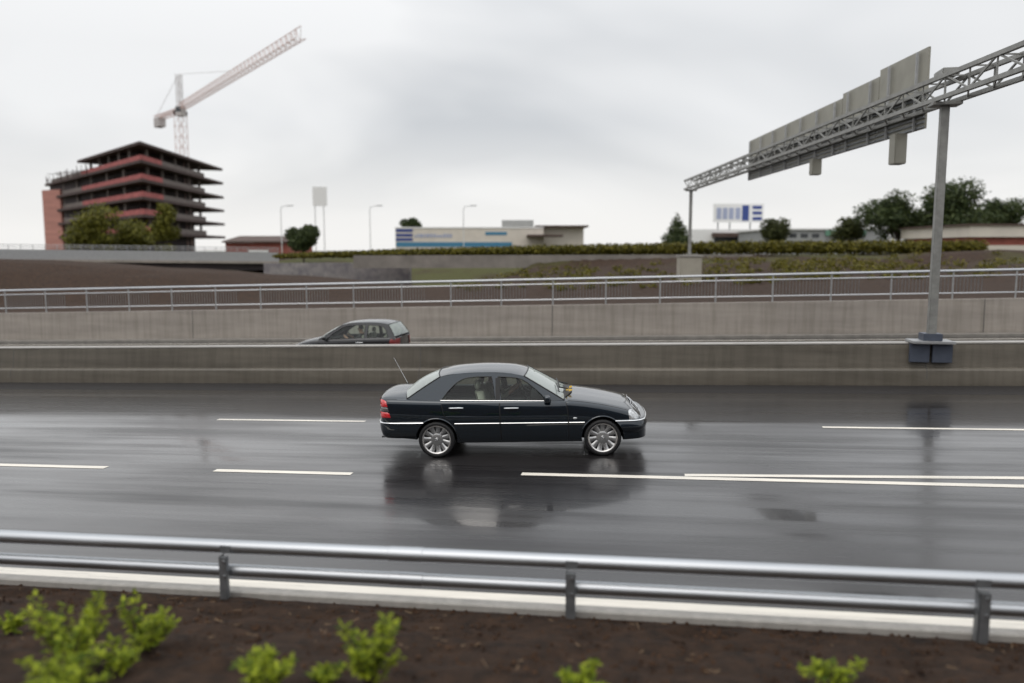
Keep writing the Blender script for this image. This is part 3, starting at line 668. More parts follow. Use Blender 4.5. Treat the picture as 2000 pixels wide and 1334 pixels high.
# walls on the bank
def wall_run(name, label, px0, px1, f0, f1, y0, y1, th, m, cat='wall', n=14):
    o = thing(name, label, cat); mb = MB(); rows = []
    for k in np.linspace(0, 1, n):
        px = px0+(px1-px0)*k; f = f0+(f1-f0)*k
        a, b = cf(px, y0[0]+(y0[1]-y0[0])*k, f), cf(px, y1[0]+(y1[1]-y1[0])*k, f)
        rows.append([(a.x, a.y, a.z), (a.x, a.y+th, a.z), (b.x, b.y+th, b.z), (b.x, b.y, b.z)])
    mb.grid(rows, closed=True); mb.add(rows[0], [(0, 1, 2, 3)]); mb.add(rows[-1], [(3, 2, 1, 0)])
    mb.build('wall_face', m, o, smooth=False); return o
wall_run('garden_wall', 'low grey wall at the foot of the hedge on the far bank', 690, 1470, 60.4, 60.4, (499, 497), (524, 522), 0.4, M['pillar_dull'])
wall_run('abutment_wall', 'stained grey wall with faded paint under the end of the footbridge', 515, 800, 68, 64, (514, 513), (560, 560), 0.5, M['graffiti'])

# ------------------------------------------------------------------ buildings beyond the hedge
def block(mb, px0, px1, ytop, f, depth, zbase, mi=0, f2=None, push=0.0):
    a, b = cf(px0, ytop, f), cf(px1, ytop, f2 or f); d = Vector((-math.sin(YAW), math.cos(YAW), 0))*depth
    a = a - d.normalized()*push; b = b - d.normalized()*push
    q = [Vector((a.x, a.y, zbase)), Vector((b.x, b.y, zbase)), Vector((b.x, b.y, zbase))+d, Vector((a.x, a.y, zbase))+d]
    zt = [a.z, b.z, b.z, a.z]
    mb.add(q + [Vector((p.x, p.y, z)) for p, z in zip(q, zt)], [(3,2,1,0), (4,5,6,7), (0,1,5,4), (1,2,6,5), (2,3,7,6), (3,0,4,7)], mi)
def panel(mb, px0, px1, y0, y1, f, push, th=0.06, mi=0):
    zb = cf(px0, y1, f).z; block(mb, px0, px1, y0, f, th, zb, mi, push=push+th)
wh = thing('warehouse', 'long low cream warehouse with blue lettering behind the hedge', 'warehouse'); F = 135
mb = MB(); block(mb, 772, 1062, 446, F, 25, 1.5, f2=F); mb.build('wall', M['white_wall'], wh, smooth=False)
mb = MB(); block(mb, 772, 1062, 443.5, F, 0.5, cf(800, 446.0, F).z+0.003, push=0.1); mb.build('parapet_cap', M['white_bright'], wh, smooth=False)
mb = MB(); block(mb, 980, 1042, 430, F+6, 8, cf(990, 446, F).z-0.5); mb.build('roof_unit', M['grey_clad'], wh, smooth=False)
mb = MB(); panel(mb, 774, 1000, 473, 482, F, 0.0, 0.05); mb.build('base_band', M['teal'], wh, smooth=False)
mb = MB()
for y in (447.5, 456.5, 465): panel(mb, 773, 806, y, y+5.5, F, 0.0)
mb.build('emblem', M['blue'], wh, smooth=False)
mb = MB(); x = 810
while x < 880:
    wd = random.uniform(3, 6); panel(mb, x, x+wd, 457+random.choice((0, 0, 2)), 464, F, 0.0, 0.05); x += wd+1.8
mb.build('lettering', M['blue_pale'], wh, smooth=False)
mb = MB(); panel(mb, 948, 990, 453, 459, F, 0.0); mb.build('sign_plate', M['teal'], wh, smooth=False)
mb = MB(); block(mb, 1030, 1100, 458, F-6, 6, cf(1000, 462, F-6).z); mb.build('canopy', M['roof_brown'], wh, smooth=False)
mb = MB(); block(mb, 1062, 1140, 444, F+2, 20, 1.5); mb.build('annex_wall', M['white_wall'], wh, smooth=False)
mb = MB(); block(mb, 1046, 1150, 440, F, 22, cf(1100, 443.5, F).z); mb.build('annex_roof', M['roof_brown'], wh, smooth=False)

rd = thing('red_house', 'low red brick building with a pale door panel beside the footbridge end', 'building'); F = 98
mb = MB(); block(mb, 440, 562, 474, F, 12, 0.5); mb.build('wall', M['brick'], rd, smooth=False)
a, b = cf(436, 474, F), cf(566, 474, F); d = Vector((-math.sin(YAW), math.cos(YAW), 0))
mb = MB(); q0, q1 = a-d*0.5, b-d*0.5; r0, r1 = a+d*6+Vector((0, 0, 0.75)), b+d*6+Vector((0, 0, 0.75)); s0, s1 = a+d*12.5, b+d*12.5
mb.add([q0, q1, r1, r0, s0, s1] + [p+Vector((0, 0, 0.18)) for p in (q0, q1, r1, r0, s0, s1)], [(0,1,2,3), (3,2,5,4), (6,9,8,7), (9,10,11,8), (0,6,7,1), (4,5,11,10), (0,3,9,6), (3,4,10,9), (1,7,8,2), (2,8,11,5)]); mb.build('roof', M['roof_brown'], rd, smooth=False)
mb = MB(); panel(mb, 486, 524, 488, 503, F, 0.0, 0.1); mb.build('door', M['white_bright'], rd, smooth=False)

sh = thing('shop', 'white shop building with a raised blue and white roof sign', 'shop'); F = 130
mb = MB(); block(mb, 1350, 1500, 448, F, 20, 1.5); mb.build('wall', M['white_bright'], sh, smooth=False)
mb = MB(); panel(mb, 1390, 1500, 455, 463, F, 0.0, 1.2); mb.build('canopy', M['roof_brown'], sh, smooth=False)
mb = MB(); panel(mb, 1395, 1490, 463.2, 474, F, 0.0, 0.04)
mb.build('shop_window', M['window'], sh, smooth=False)
mb = MB(); block(mb, 1395, 1492, 398, F+1, 0.5, cf(1400, 434, F).z); sb = mb.build('roof_sign', M['white_bright'], sh, smooth=False)
mb = MB(); panel(mb, 1450, 1463, 401, 431, F+1, 0.0)
for x0, x1, y0, y1 in ((1470, 1488, 402, 408), (1470, 1488, 413, 419), (1470, 1488, 424, 430)): panel(mb, x0, x1, y0, y1, F+1, 0.0)
mb.build('sign_stripes', M['blue'], sb, smooth=False)
mb = MB()
for x0 in (1400, 1412, 1424, 1437): panel(mb, x0, x0+9, 406, 428, F+1, 0.0)
mb.build('lettering', M['blue_pale'], sb, smooth=False)
mb = MB()
for px in (1402, 1425, 1465, 1487): p = cf(px, 440, F+1.3); mb = MB(); mb.bar((p.x, p.y, cf(px, 449, F).z-0.3), (p.x, p.y, cf(px, 410, F).z), 0.2); mb.build('sign_support', M['galv_dark'], sh, smooth=False)

gg = thing('grey_building', 'long low grey building with a green front section behind the hedge', 'building'); F = 112
mb = MB(); block(mb, 1502, 1735, 449, F, 15, 1.5); mb.build('wall', M['grey_clad'], gg, smooth=False)
mb = MB(); block(mb, 1496, 1740, 446, F, 15.6, cf(1600, 449, F).z+0.003, push=0.3); mb.build('roof_edge', M['white_bright'], gg, smooth=False)
mb = MB(); panel(mb, 1612, 1690, 450, 460, F, 0.0, 0.3); mb.build('green_front', M['green_clad'], gg, smooth=False)
for x in range(1520, 1606, 22): mb = MB(); panel(mb, x, x+14, 456, 464, F, 0.0, 0.04); mb.build('window', M['window'], gg, smooth=False)

eb = thing('brick_building', 'low white and red brick building at the right edge of the picture', 'building'); F = 74
mb = MB(); block(mb, 1896, 2240, 462, F, 12, 1.5); mb.build('wall', M['brick'], eb, smooth=False)
mb = MB(); block(mb, 1890, 2260, 441, F, 13, cf(1950, 463, F).z, push=0.4); mb.build('roof_fascia', M['white_wall'], eb, smooth=False)
mb = MB(); block(mb, 1884, 2270, 437.5, F, 14, cf(1950, 440.8, F).z, push=0.6); mb.build('roof_edge', M['roof_brown'], eb, smooth=False)
mb = MB(); panel(mb, 1905, 2235, 479, 492, F, 0.0, 0.08); mb.build('base_panel', M['white_wall'], eb, smooth=False)

# tall pale sign and street lamps in the distance
ps = thing('pylon_sign', 'pale grey blank pylon sign on two thin posts left of the warehouse', 'sign'); F = 110
c0, c1 = cf(610, 365, F), cf(637, 402, F)
mb = MB(); block(mb, 610, 637, 365, F, 0.3, c1.z); mb.build('sign_panel', M['white_bright'], ps, smooth=False)
for px in (615, 632): p = cf(px, 402, F+0.15); mb = MB(); mb.tube([(p.x, p.y, gz(p)-0.3), (p.x, p.y, c1.z)], 0.07, 8); mb.build('post', M['pale_steel'], ps)
for px, lab in ((548, 'thin grey street lamp above the red house'), (722, 'thin grey street lamp between the pylon sign and the warehouse'), (905, 'thin grey street lamp standing before the warehouse lettering')):
    p = cf(px, 402, 92); b0 = Vector((p.x, p.y, gz(p)))
    t = thing('street_lamp', lab, 'street lamp', b0, group='street lamps beyond the hedge'); hh = p.z-b0.z
    mb = MB(); mb.tube([(0, 0, -0.3), (0, 0, hh-0.5), (0.1, 0, hh-0.1), (0.9, -0.1, hh)], [0.06, 0.045, 0.04, 0.035], 8); mb.build('pole', M['pale_steel'], t)
    mb = MB(); mb.box((1.2, -0.13, hh), (0.8, 0.26, 0.12)); mb.build('lamp_head', M['pale_steel'], t, bevel=0.04)

# ------------------------------------------------------------------ sign gantry
gn = thing('sign_gantry', 'steel lattice sign gantry reaching across both carriageways on the right', 'gantry')
RR = 9.5; zl, zh = EYE+0.345*RR, EYE+0.392*RR
mb = MB(); p, q = camw(RR, 4.6, 0), camw(RR, 43.5, 0)
sv = Vector((math.cos(YAW), math.sin(YAW), 0))*0.25; ax = (q-p).normalized(); Ln = (q-p).length
for s in (-1, 1):
    for z in (zl, zh): mb.bar(p+sv*s+Vector((0, 0, z)), q+sv*s+Vector((0, 0, z)), 0.09)
nb = 42
for i in range(nb):
    a, b = p+ax*Ln*i/nb, p+ax*Ln*(i+1)/nb
    for s in (-1, 1):
        lo, hi = (zl, zh) if i % 2 else (zh, zl)
        mb.bar(a+sv*s+Vector((0, 0, lo)), b+sv*s+Vector((0, 0, hi)), 0.035); mb.bar(a+sv*s+Vector((0, 0, zl)), a+sv*s+Vector((0, 0, zh)), 0.03)
    for z in (zl, zh): mb.bar(a-sv+Vector((0, 0, z)), (b if z == zl else a)+sv+Vector((0, 0, z)), 0.03)
mb.build('truss', M['gantry'], gn, smooth=False)
for f, zb in ((4.9, 0.2), (18.0, 1.15), (43.0, 2.9)):
    p = camw(RR, f, 0); mb = MB()
    mb.box((p.x, p.y, (zb+zl-0.12)/2), (0.17, 0.17, zl-0.12-zb)); mb.box((p.x, p.y, zl-0.085), (0.6, 0.42, 0.07)); mb.build('leg', M['gantry'], gn, smooth=False, bevel=0.01)
p = camw(RR, 18.0, 0)
mb = MB(); mb.box((p.x, p.y, zh+0.12), (0.35, 0.6, 0.16)); mb.build('end_cap', M['gantry'], gn, smooth=False, bevel=0.02)
for px, f, dz, w_ in ((1722, 20.5, 0.75, 0.35), (1568, 26.0, 0.5, 0.3)):
    p = camw(RR+0.2, f, EYE+2.93-dz/2-0.02); mb = MB(); mb.box(p, (0.3, w_, dz), Matrix.Rotation(YAW, 3, 'Z')); mb.build('hanging_box', M['signback'], gn, smooth=False, bevel=0.02)
bx = thing('post_base_box', 'blue grey steel box around the gantry post foot on the median barrier', 'steel box')
p = camw(RR, 18.0, 0); zt = rz(p.x)+0.98
mb = MB(); mb.box((p.x, p.y-0.05+0.1, zt+0.02), (0.9, 0.62, 0.06)); mb.build('lid', M['galv_flat'], bx, smooth=False, bevel=0.01)
mb = MB(); mb.box((p.x-0.24, BARR+0.055, zt-0.24), (0.42, 0.09, 0.42)); mb.build('side_plate', M['bluebox'], bx, smooth=False, bevel=0.01)
mb = MB(); mb.box((p.x+0.24, BARR+0.055, zt-0.24), (0.42, 0.09, 0.42)); mb.build('side_plate', M['bluebox'], bx, smooth=False, bevel=0.01)
mb = MB(); mb.box((p.x, p.y+0.05, zt+0.13), (0.4, 0.4, 0.16)); mb.build('foot_plate', M['bluebox'], bx, smooth=False, bevel=0.01)

sg = thing('overhead_sign', 'large grey overhead road sign seen from behind, hung on the lattice gantry', 'sign')
z0, z1 = EYE+0.306*RR, EYE+0.475*RR; rs = RR+0.36
for f0, f1 in ((19.5, 22.0), (22.04, 24.4), (24.44, 33.7)):
    a, b = camw(rs, f0, 0), camw(rs, f1, 0); zz1 = z1 + (0.28 if f0 < 20 else 0.12 if f0 < 23 else 0)
    mb = MB(); mb.bar((a.x, a.y, (z0+zz1)/2), (b.x, b.y, (z0+zz1)/2), 0.05, zz1-z0); sp_ = mb.build('sign_panel', M['signback'], sg, smooth=False)
    mb = MB(); off = Vector((math.cos(YAW), math.sin(YAW), 0))*-0.045
    for z in np.arange(z0+0.04, z0+0.86, 0.115):
        mb = MB(); mb.bar((a.x+off.x, a.y+off.y, z), (b.x+off.x, b.y+off.y, z), 0.035, 0.05); mb.build('rib', M['galv_dark'], sp_, smooth=False)
    mb = MB()
    for f in np.arange(f0+0.4, f1, 1.45):
        mb = MB(); c = camw(rs-0.09, f, 0); mb.bar((c.x, c.y, z0-0.02), (c.x, c.y, zz1-0.05), 0.06, 0.05); mb.build('bracket', M['galv_flat'], sp_, smooth=False)
a, b = camw(RR-0.1, 16.2, z1+0.1), camw(RR-0.1, 18.7, z1+0.02)
pc = thing('pillar', 'square pale concrete pillar standing behind the far railing', 'pillar'); p = camw(RR, 43.0, 0)
mb = MB(); mb.box((p.x, p.y, 1.7), (1.15, 1.0, 2.38), Matrix.Rotation(YAW, 3, 'Z')); mb.build('shaft', M['pillar'], pc, smooth=False, bevel=0.03)
mb = MB(); mb.box((p.x, p.y, 2.895+0.04), (1.25, 1.1, 0.08), Matrix.Rotation(YAW, 3, 'Z')); mb.build('cap', M['conc_top'], pc, smooth=False, bevel=0.02)

# ------------------------------------------------------------------ cars
def itp(x, tab): return float(np.interp(x, [t[0] for t in tab], [t[1] for t in tab]))
def smoothtab(tab, n=200):
    """monotone-ish smooth interpolation of a table (moving average of the linear one)"""
    xs = np.linspace(tab[0][0], tab[-1][0], n); ys = np.interp(xs, [t[0] for t in tab], [t[1] for t in tab])
    k = max(3, n//28); kern = np.hanning(k+2)[1:-1]; kern /= kern.sum()
    pad = np.concatenate([2*ys[0]-ys[1:k+1][::-1], ys, 2*ys[-1]-ys[-k-1:-1][::-1]])
    return list(zip(xs, np.convolve(pad, kern, 'same')[k:-k]))
def catmull(P, sub=3):
    out = []; n = len(P)
    for i in range(n-1):
        a, b, c, d = P[max(i-1, 0)], P[i], P[i+1], P[min(i+2, n-1)]
        for k in range(sub):
            t = k/sub
            out.append(tuple(0.5*((2*b[j]) + (c[j]-a[j])*t + (2*a[j]-5*b[j]+4*c[j]-d[j])*t*t + (3*b[j]-a[j]-3*c[j]+d[j])*t**3) for j in range(len(b))))
    out.append(tuple(P[-1])); return out

class Car:
    """Body surface: stations along x, half profile y(z) mirrored; glasshouse on a tumblehome plane above the belt line."""
    def __init__(s, c):
        s.c = c; s.zb = smoothtab(c['zb']); s.zt = smoothtab(c['zt']); s.zs = c['zs']
    def W(s, x):
        c = s.c; xr, xf = c['xr'], c['xf']; W0 = c['W']
        if x < c['xr0']: u = (c['xr0']-x)/(c['xr0']-xr); return W0*max(1e-4, 1-min(u, .9999)**c['nr'])**(1/c['nr'])
        if x > c['xf0']: u = (x-c['xf0'])/(xf-c['xf0']); return W0*max(1e-4, 1-min(u, .9999)**c['nf'])**(1/c['nf'])
        return W0
    def sidepts(s, x):
        W = s.W(x); zs = itp(x, s.zs); zb = itp(x, s.zb); d = zb-zs
        return [(0.88*W, zs), (0.935*W, zs+0.055*d/.7), (0.968*W, zs+0.26*d), (W, zs+0.52*d), (0.99*W, zs+0.72*d), (0.972*W, zs+0.88*d), (0.948*W, zs+0.968*d), (0.905*W, zs+d)]
    def profile(s, x, dense=3):
        W = s.W(x); zb = itp(x, s.zb); zt = max(itp(x, s.zt), zb+0.004); c = s.c
        k = smooth(c['cab'][0], c['cab'][1], x)*(1-smooth(c['cab'][2], c['cab'][3], x))
        cr = zt-zb; lo = c['tub']
        def mixz(z): return z*(1-k)+lo*k
        side = catmull([(0.0, itp(x, s.zs)), (0.6*W, itp(x, s.zs))] + s.sidepts(x), dense)
        top = [(0.87*W, zb+0.10*cr), (0.80*W, mixz(zb+0.38*cr)), (0.55*W, mixz(zb+0.78*cr)), (0.28*W, mixz(zb+0.95*cr)), (0.0, mixz(zb+cr))]
        if k < 0.5: top = catmull([side[-1]] + top, dense)[1:]
        else: top = catmull([(0.87*W, zb-0.02*k+0.10*cr*(1-k))] + top[1:], dense); 
        m = 1 + 5*dense
        top = (top + [top[-1]]*m)[:m] if len(top) >= m else [side[-1]]*(m-len(top)) + top
        return side + top
    def y(s, x, z):
        p = s.sidepts(x); p = catmull(p, 3)
        return float(np.interp(z, [q[1] for q in p], [q[0] for q in p]))
    def S(s, x, q):                     # point on the surface by profile parameter q in [0,1]
        p = s.profile(x); f = q*(len(p)-1); i = min(int(f), len(p)-2); t = f-i
        return Vector((x, p[i][0]*(1-t)+p[i+1][0]*t, p[i][1]*(1-t)+p[i+1][1]*t))
    def gy(s, z): c = s.c; return c['gy0'] - (z-c['gz0'])*c['tum']

def make_car(c):
    K = Car(c)
    root = thing(c['name'], c['label'], 'car', c['loc'], c.get('rot', ROADROT)); root.scale = [c.get('size', 1.0)]*3
    def B(mb, name, m, parent=None, **kw): return mb.build(name, m, parent or root, **kw)
    def both(f):                        # build for the right (-y) and the left side
        for sd in (-1, 1): f(sd)
    # --- body tub
    a0, b0 = c['xr0'], c['xr']; a1, b1 = c['xf0'], c['xf']
    st = [a0 + (b0-a0)*math.sin(t*math.pi/2)**0.75 for t in np.linspace(1, 0.0, 20)]
    st[0] = b0 + 0.002
    st += list(np.linspace(a0, a1, 42))[1:-1] + [a1 + (b1-a1)*math.sin(t*math.pi/2)**0.8 for t in np.linspace(0, 1, 20)]
    st[-1] = b1 - 0.004
    st = sorted(set(st)); mb = MB(); rows = []
    for x in st:
        p = K.profile(x); rows.append([(x, -y, z) for y, z in p] + [(x, y, z) for y, z in p[::-1]][1:-1])
    mb.grid(rows, closed=True); n = len(rows[0]); mb.add(rows[0], [tuple(range(n))]); mb.add(rows[-1], [tuple(range(n))[::-1]])
    me = mb.mesh('body', [c['paint'], M['under'], M['dash']], smooth=False)
    tmp = bpy.data.objects.new('tmp', me); COL.objects.link(tmp)
    cut = MB()
    for ax in c['axles']:
        for sd in (-1, 1): cut.lathe([(0, 0.50*sd), (c['arch'], 0.50*sd), (c['arch'], 1.3*sd), (0, 1.3*sd)], 48, c=(ax, 0, c['zw']+c.get('arch_dz', 0.0)))
    cm = cut.mesh('cut', [M['under']], smooth=False); co = bpy.data.objects.new('cut', cm); COL.objects.link(co)
    md = tmp.modifiers.new('b', 'BOOLEAN'); md.operation = 'DIFFERENCE'; md.object = co; md.solver = 'EXACT'
    dg = bpy.context.evaluated_depsgraph_get(); dg.update()
    me2 = bpy.data.meshes.new_from_object(tmp.evaluated_get(dg)); bpy.data.objects.remove(tmp); bpy.data.objects.remove(co)
    me2.materials.clear()
    for m in (c['paint'], M['under'], M['dash']): me2.materials.append(m)
    for f in me2.polygons:
        cc = f.center; f.material_index = 0
        for ax in c['axles']:
            r = math.hypot(cc.x-ax, cc.z-c['zw']-c.get('arch_dz', 0))
            rv = Vector((cc.x-ax, 0, cc.z-c['zw'])).normalized()
            if r < c['arch']+0.002 and (abs(cc.y) < 0.52 or f.normal.dot(rv) < -0.6): f.material_index = 1
        if c['cab'][0] < cc.x < c['cab'][3]-0.1 and abs(cc.y) < 0.84*K.W(cc.x) and cc.z > 0.6 and cc.z < itp(cc.x, K.zb)+0.01 and f.normal.z > 0.05 or (f.normal.z < -0.8): f.material_index = 2
    me2.shade_smooth(); me2.set_sharp_from_angle(angle=R(32))
    body = bpy.data.objects.new('body', me2); COL.objects.link(body); body.parent = root
    # wheel arch lips
    for ax in c['axles']:
        for sd in (-1, 1):
            mb = MB(); pts = []
            for t in np.linspace(R(2), R(178), 26):
                x, z = ax+math.cos(t)*(c['arch']+0.004), c['zw']+c.get('arch_dz', 0)+math.sin(t)*(c['arch']+0.004)
                pts.append((x, sd*(K.y(x, z)-0.002), z))
            mb.tube(pts, 0.013, 6); B(mb, 'arch_lip', c['paint'])
    # --- glasshouse side frames with window holes
    out, wins = c['frame'], c['windows']
    def side(sd):
        for th, nm in ((0, 0),):
            bm = bmesh.new(); vs3 = []
            def loop(pts):
                vs = [bm.verts.new((x, sd*K.gy(z), z)) for x, z in pts]
                return [bm.edges.new((vs[i], vs[(i+1) % len(vs)])) for i in range(len(vs))]
            es = loop(out)
            for wn in wins: es += loop(wn)
            bmesh.ops.triangle_fill(bm, edges=es, use_beauty=True, use_dissolve=False)
            bmesh.ops.recalc_face_normals(bm, faces=bm.faces)
            geo = bmesh.ops.extrude_face_region(bm, geom=bm.faces[:])
            vv = [g for g in geo['geom'] if isinstance(g, bmesh.types.BMVert)]
            bmesh.ops.translate(bm, verts=vv, vec=(0, -sd*0.035, -0.004))
            bmesh.ops.recalc_face_normals(bm, faces=bm.faces)
            me = bpy.data.meshes.new('side_frame'); bm.to_mesh(me); bm.free(); me.materials.append(c['paint'])
            me.shade_smooth(); me.set_sharp_from_angle(angle=R(30))
            o = bpy.data.objects.new('side_frame', me); COL.objects.link(o); o.parent = root
        for wn in wins:
            mb = MB(); mb.add([(x, sd*(K.gy(z)-0.012), z) for x, z in wn], [tuple(range(len(wn)))]); g = B(mb, 'side_window', M['glass'], smooth=False)
            mb = MB(); loop = [(x, sd*(K.gy(z)+0.001), z) for x, z in wn]; mb.tube(loop+[loop[0]], 0.008, 6); B(mb, 'seal', M['seal'], g)
        zs_ = [w_ for w_ in c['belt_trim']]
        mb = MB(); mb.tube([(x, sd*(K.gy(z)+0.008), z) for x, z in zs_], 0.0065, 6); B(mb, 'belt_trim', c.get('belt_mat', M['chrome']))
    both(side)
    # --- roof
    red = catmull(c['redge'], 6); rmid = catmull(c['rmid'], 6)
    def samp(L, u): f = u*(len(L)-1); i = min(int(f), len(L)-2); t = f-i; return L[i][0]*(1-t)+L[i+1][0]*t, L[i][1]*(1-t)+L[i+1][1]*t
    def roofp(u, s):
        (xe, ze), (xm, zm) = samp(red, u), samp(rmid, u); ye = K.gy(ze); k = abs(s)**2.6; k2 = abs(s)**2
        return (xm+(xe-xm)*k2, ye*s, zm+(ze-zm)*k)
    mb = MB(); ss = [math.sin(t*math.pi/2) for t in np.linspace(-1, 1, 25)]
    rows = [[roofp(u, s) for s in ss] for u in np.linspace(0, 1, 31)]
    mb.grid(rows); mb.grid([[(p[0], p[1]*0.97, p[2]-0.04) for p in r] for r in rows]); B(mb, 'roof', c['paint'], angle=60)
    def glass(name, u, base_mid, base_edge, bul, m, corner):
        """ruled glass from the roof header down to the base curve, bulging outwards"""
        rows = []
        for v in np.linspace(0, 1, 14):
            row = []
            for s in np.linspace(-1, 1, 21):
                t = Vector(roofp(u, s)); k2 = s*s; yb = K.gy(base_edge[1])
                b_ = Vector((base_mid[0]+(base_edge[0]-base_mid[0])*k2, yb*s, base_mid[1]+(base_edge[1]-base_mid[1])*abs(s)**3))
                p = t.lerp(b_, v); p += Vector((corner*bul, 0, bul*0.9))*math.sin(math.pi*v)*(1-0.85*k2); row.append(p)
            rows.append(row)
        mb = MB(); mb.grid(rows); g = B(mb, name, m, angle=80)
        mb = MB()
        edge = [r[0] for r in rows] + rows[-1][1:] + [r[-1] for r in rows[::-1]][1:] + rows[0][::-1][1:-1]
        mb.tube(edge+[edge[0]], 0.011, 6); B(mb, 'seal', M['seal'], g)
        return rows
    wsrows = glass('windscreen', 1.0, c['ws_mid'], c['ws_edge'], c['ws_bulge'], M['screen'], 1)
    glass('rear_window', 0.0, c['rw_mid'], c['rw_edge'], c['rw_bulge'], M['screen'], -1)
    # --- doors
    def skin(sd, name, fa, fb, z0, z1, off=0.004):
        """panel lying on the body side between edge curves fa(z), fb(z)"""
        rows = []; zz = np.linspace(z0, z1, 16)
        for z in zz: rows.append([(x, sd*(K.y(x, z)+off), z) for x in np.linspace(fa(z), fb(z), 10)])
        rim = lambda pts: [(x, y-sd*0.016, z) for x, y, z in pts]
        mb = MB(); mb.grid([rim(rows[0])] + rows + [rim(rows[-1])]); nn = len(rows)
        for col in (0, -1): mb.grid([[r[col] for r in rows], rim([r[col] for r in rows])])
        o = B(mb, name, c['paint'], angle=40)
        for fx in (fa, fb):
            q = MB(); q.grid([[(fx(z)+d, sd*(K.y(fx(z)+d, z)+off+0.0012), z) for z in zz] for d in (-0.0055, 0.0055)]); B(q, 'seal', M['seal'], o, weld=0)  # dark strips put the shade of the door gaps into colour
        return o
    def doors(sd):
        for d in c['doors']:
            o = skin(sd, 'door', d['a'], d['b'], d['z0'], d['z1'])
            if 'handle' in d:
                hx, hz = d['handle']; y = K.y(hx, hz)+0.004; L = 0.11
                mb = MB(); mb.tube([(hx-L, sd*(y+0.004), hz-0.004), (hx-L*0.8, sd*(y+0.026), hz), (hx, sd*(y+0.03), hz+0.002), (hx+L*0.8, sd*(y+0.026), hz), (hx+L, sd*(y+0.004), hz-0.004)], 0.012, 8); B(mb, 'handle', M['chrome'], o)
                mb = MB(); mb.ball((hx, sd*(y+0.0005), hz-0.028), 1, 16, 8, sq=(0.08, 0.004, 0.026)); B(mb, 'handle_recess', M['seal'], o)
    both(doors)
    # --- side rub strip in chrome
    def strips(sd):
        for x0, x1, z0, z1 in c['strips']:
            xs = np.linspace(x0, x1, 24); mb = MB()
            rows = []
            for x in xs:
                z = np.interp(x, [x0, x1], [z0, z1]); y0 = K.y(x, z)+0.004
                rows.append([(x, sd*y0, z-0.006), (x, sd*(y0+0.009), z-0.005), (x, sd*(y0+0.012), z-0.002), (x, sd*(y0+0.008), z+0.004), (x, sd*y0, z+0.007)])
            mb.grid(rows); B(mb, 'side_strip', M['chrome'])
    both(strips)
    # --- bumpers
    for bp in c['bumpers']:
        path = catmull([Vector(p) for p in bp['path']], 4); path = [Vector((p[0], p[1])) for p in path]
        full = path + [Vector((p.x, -p.y)) for p in path[::-1]][1:]
        def offs(P, d):
            outp = []
            for i, p in enumerate(P):
                t = (P[min(i+1, len(P)-1)]-P[max(i-1, 0)]).normalized(); nrm = Vector((t.y, -t.x))
                if nrm.dot(p - Vector((bp['cx'], 0))) < 0: nrm = -nrm
                outp.append(p - nrm*d)
            return outp
        def sweep(mb, prof, closed=False):
            rows = []
            for d, z in prof:
                row = []; P = offs(full, d); ax = bp['axle']; sgn = 1 if bp['path'][0][0] > ax else -1
                dz = z - c['zw']; xs = ax + sgn*(math.sqrt(max(0.0, (c['arch']+0.006)**2 - dz*dz)))
                for p in P:
                    x = p.x
                    if sgn > 0: x = max(x, xs)
                    else: x = min(x, xs)
                    row.append((x, p.y, z))
                rows.append(row)
            mb.grid(rows, closed=False)
        mb = MB(); sweep(mb, catmull(bp['prof'], 3)); o = B(mb, bp['name'], c['paint'], angle=28)
        if bp.get('chrome'):
            d, z = bp['chrome']; mb = MB(); sweep(mb, [(d+.004, z-0.009), (d-0.009, z-0.008), (d-0.013, z-0.002), (d-0.008, z+0.007), (d+.004, z+0.011)]); B(mb, 'chrome_strip', M['chrome'], o)
        if bp.get('valance'):
            mb = MB(); sweep(mb, bp['valance']); B(mb, 'lower_lip', M['under'], o, angle=30)
    # --- lamps as patches lifted off the body surface
    def patch(sd, name, m, x0, x1, q0, q1, off, parent=None, nx=8, nq=12, back=0.02):
        rows = []
        for q in np.linspace(q0, q1, nq):
            row = []
            for k in np.linspace(0, 1, nx):
                a, b_ = (x0(q), x1(q)) if callable(x0) else (x0, x1); x = a+(b_-a)*k
                p = K.S(x, q); e1 = K.S(x+0.01, q)-K.S(x-0.01, q); e2 = K.S(x, min(q+0.01, 1))-K.S(x, q-0.01); nn = e1.cross(e2)
                if nn.length < 1e-9: nn = Vector((0, 1, 0))
                nn.normalize()
                if nn.y < -0.2 or (abs(nn.y) < 0.2 and nn.z < 0): nn = -nn
                edge = (q in (q0, q1)) or k in (0.0, 1.0)
                pp = p + nn*(off if not edge else -0.002); row.append((pp.x, sd*pp.y, pp.z))
            rows.append(row)
        mb = MB(); mb.grid(rows); return B(mb, name, m, parent, angle=40)
    for L in c['headlights']:
        both(lambda sd: patch(sd, 'headlight', M['lamp_lens'], L['x0'], L['x1'], L['q0'], L['q1'], 0.010))
    def tails(sd):
        for z0, z1, m in c['tails']:
            P = []
            for t in np.linspace(0, 1, 18):
                x = c['tail_x'] + (c['xr']+0.006-c['tail_x'])*math.sin(t*math.pi/2)**0.8; P.append(x)
            rows = []
            for z in np.linspace(z0, z1, 6):
                row = []
                for i, x in enumerate(P):
                    lean = c.get('tail_lean', 0)*(z-c['tails'][0][0])*(1-i/17)
                    x_ = min(x - lean, c['tail_x']); x_ = max(x_, c['xr']+0.004)
                    e = 0.010 if 0 < i and z not in (z0, z1) else -0.003
                    y = K.y(x_, z); row.append((x_ - (0.012 if y < 0.7*c['W'] else 0.004), sd*(y+e), z))
                row.append((c['xr']-0.008, sd*0.46, z)); rows.append(row)
            mb = MB(); mb.grid(rows); B(mb, 'taillight', m, angle=50)
    both(tails)
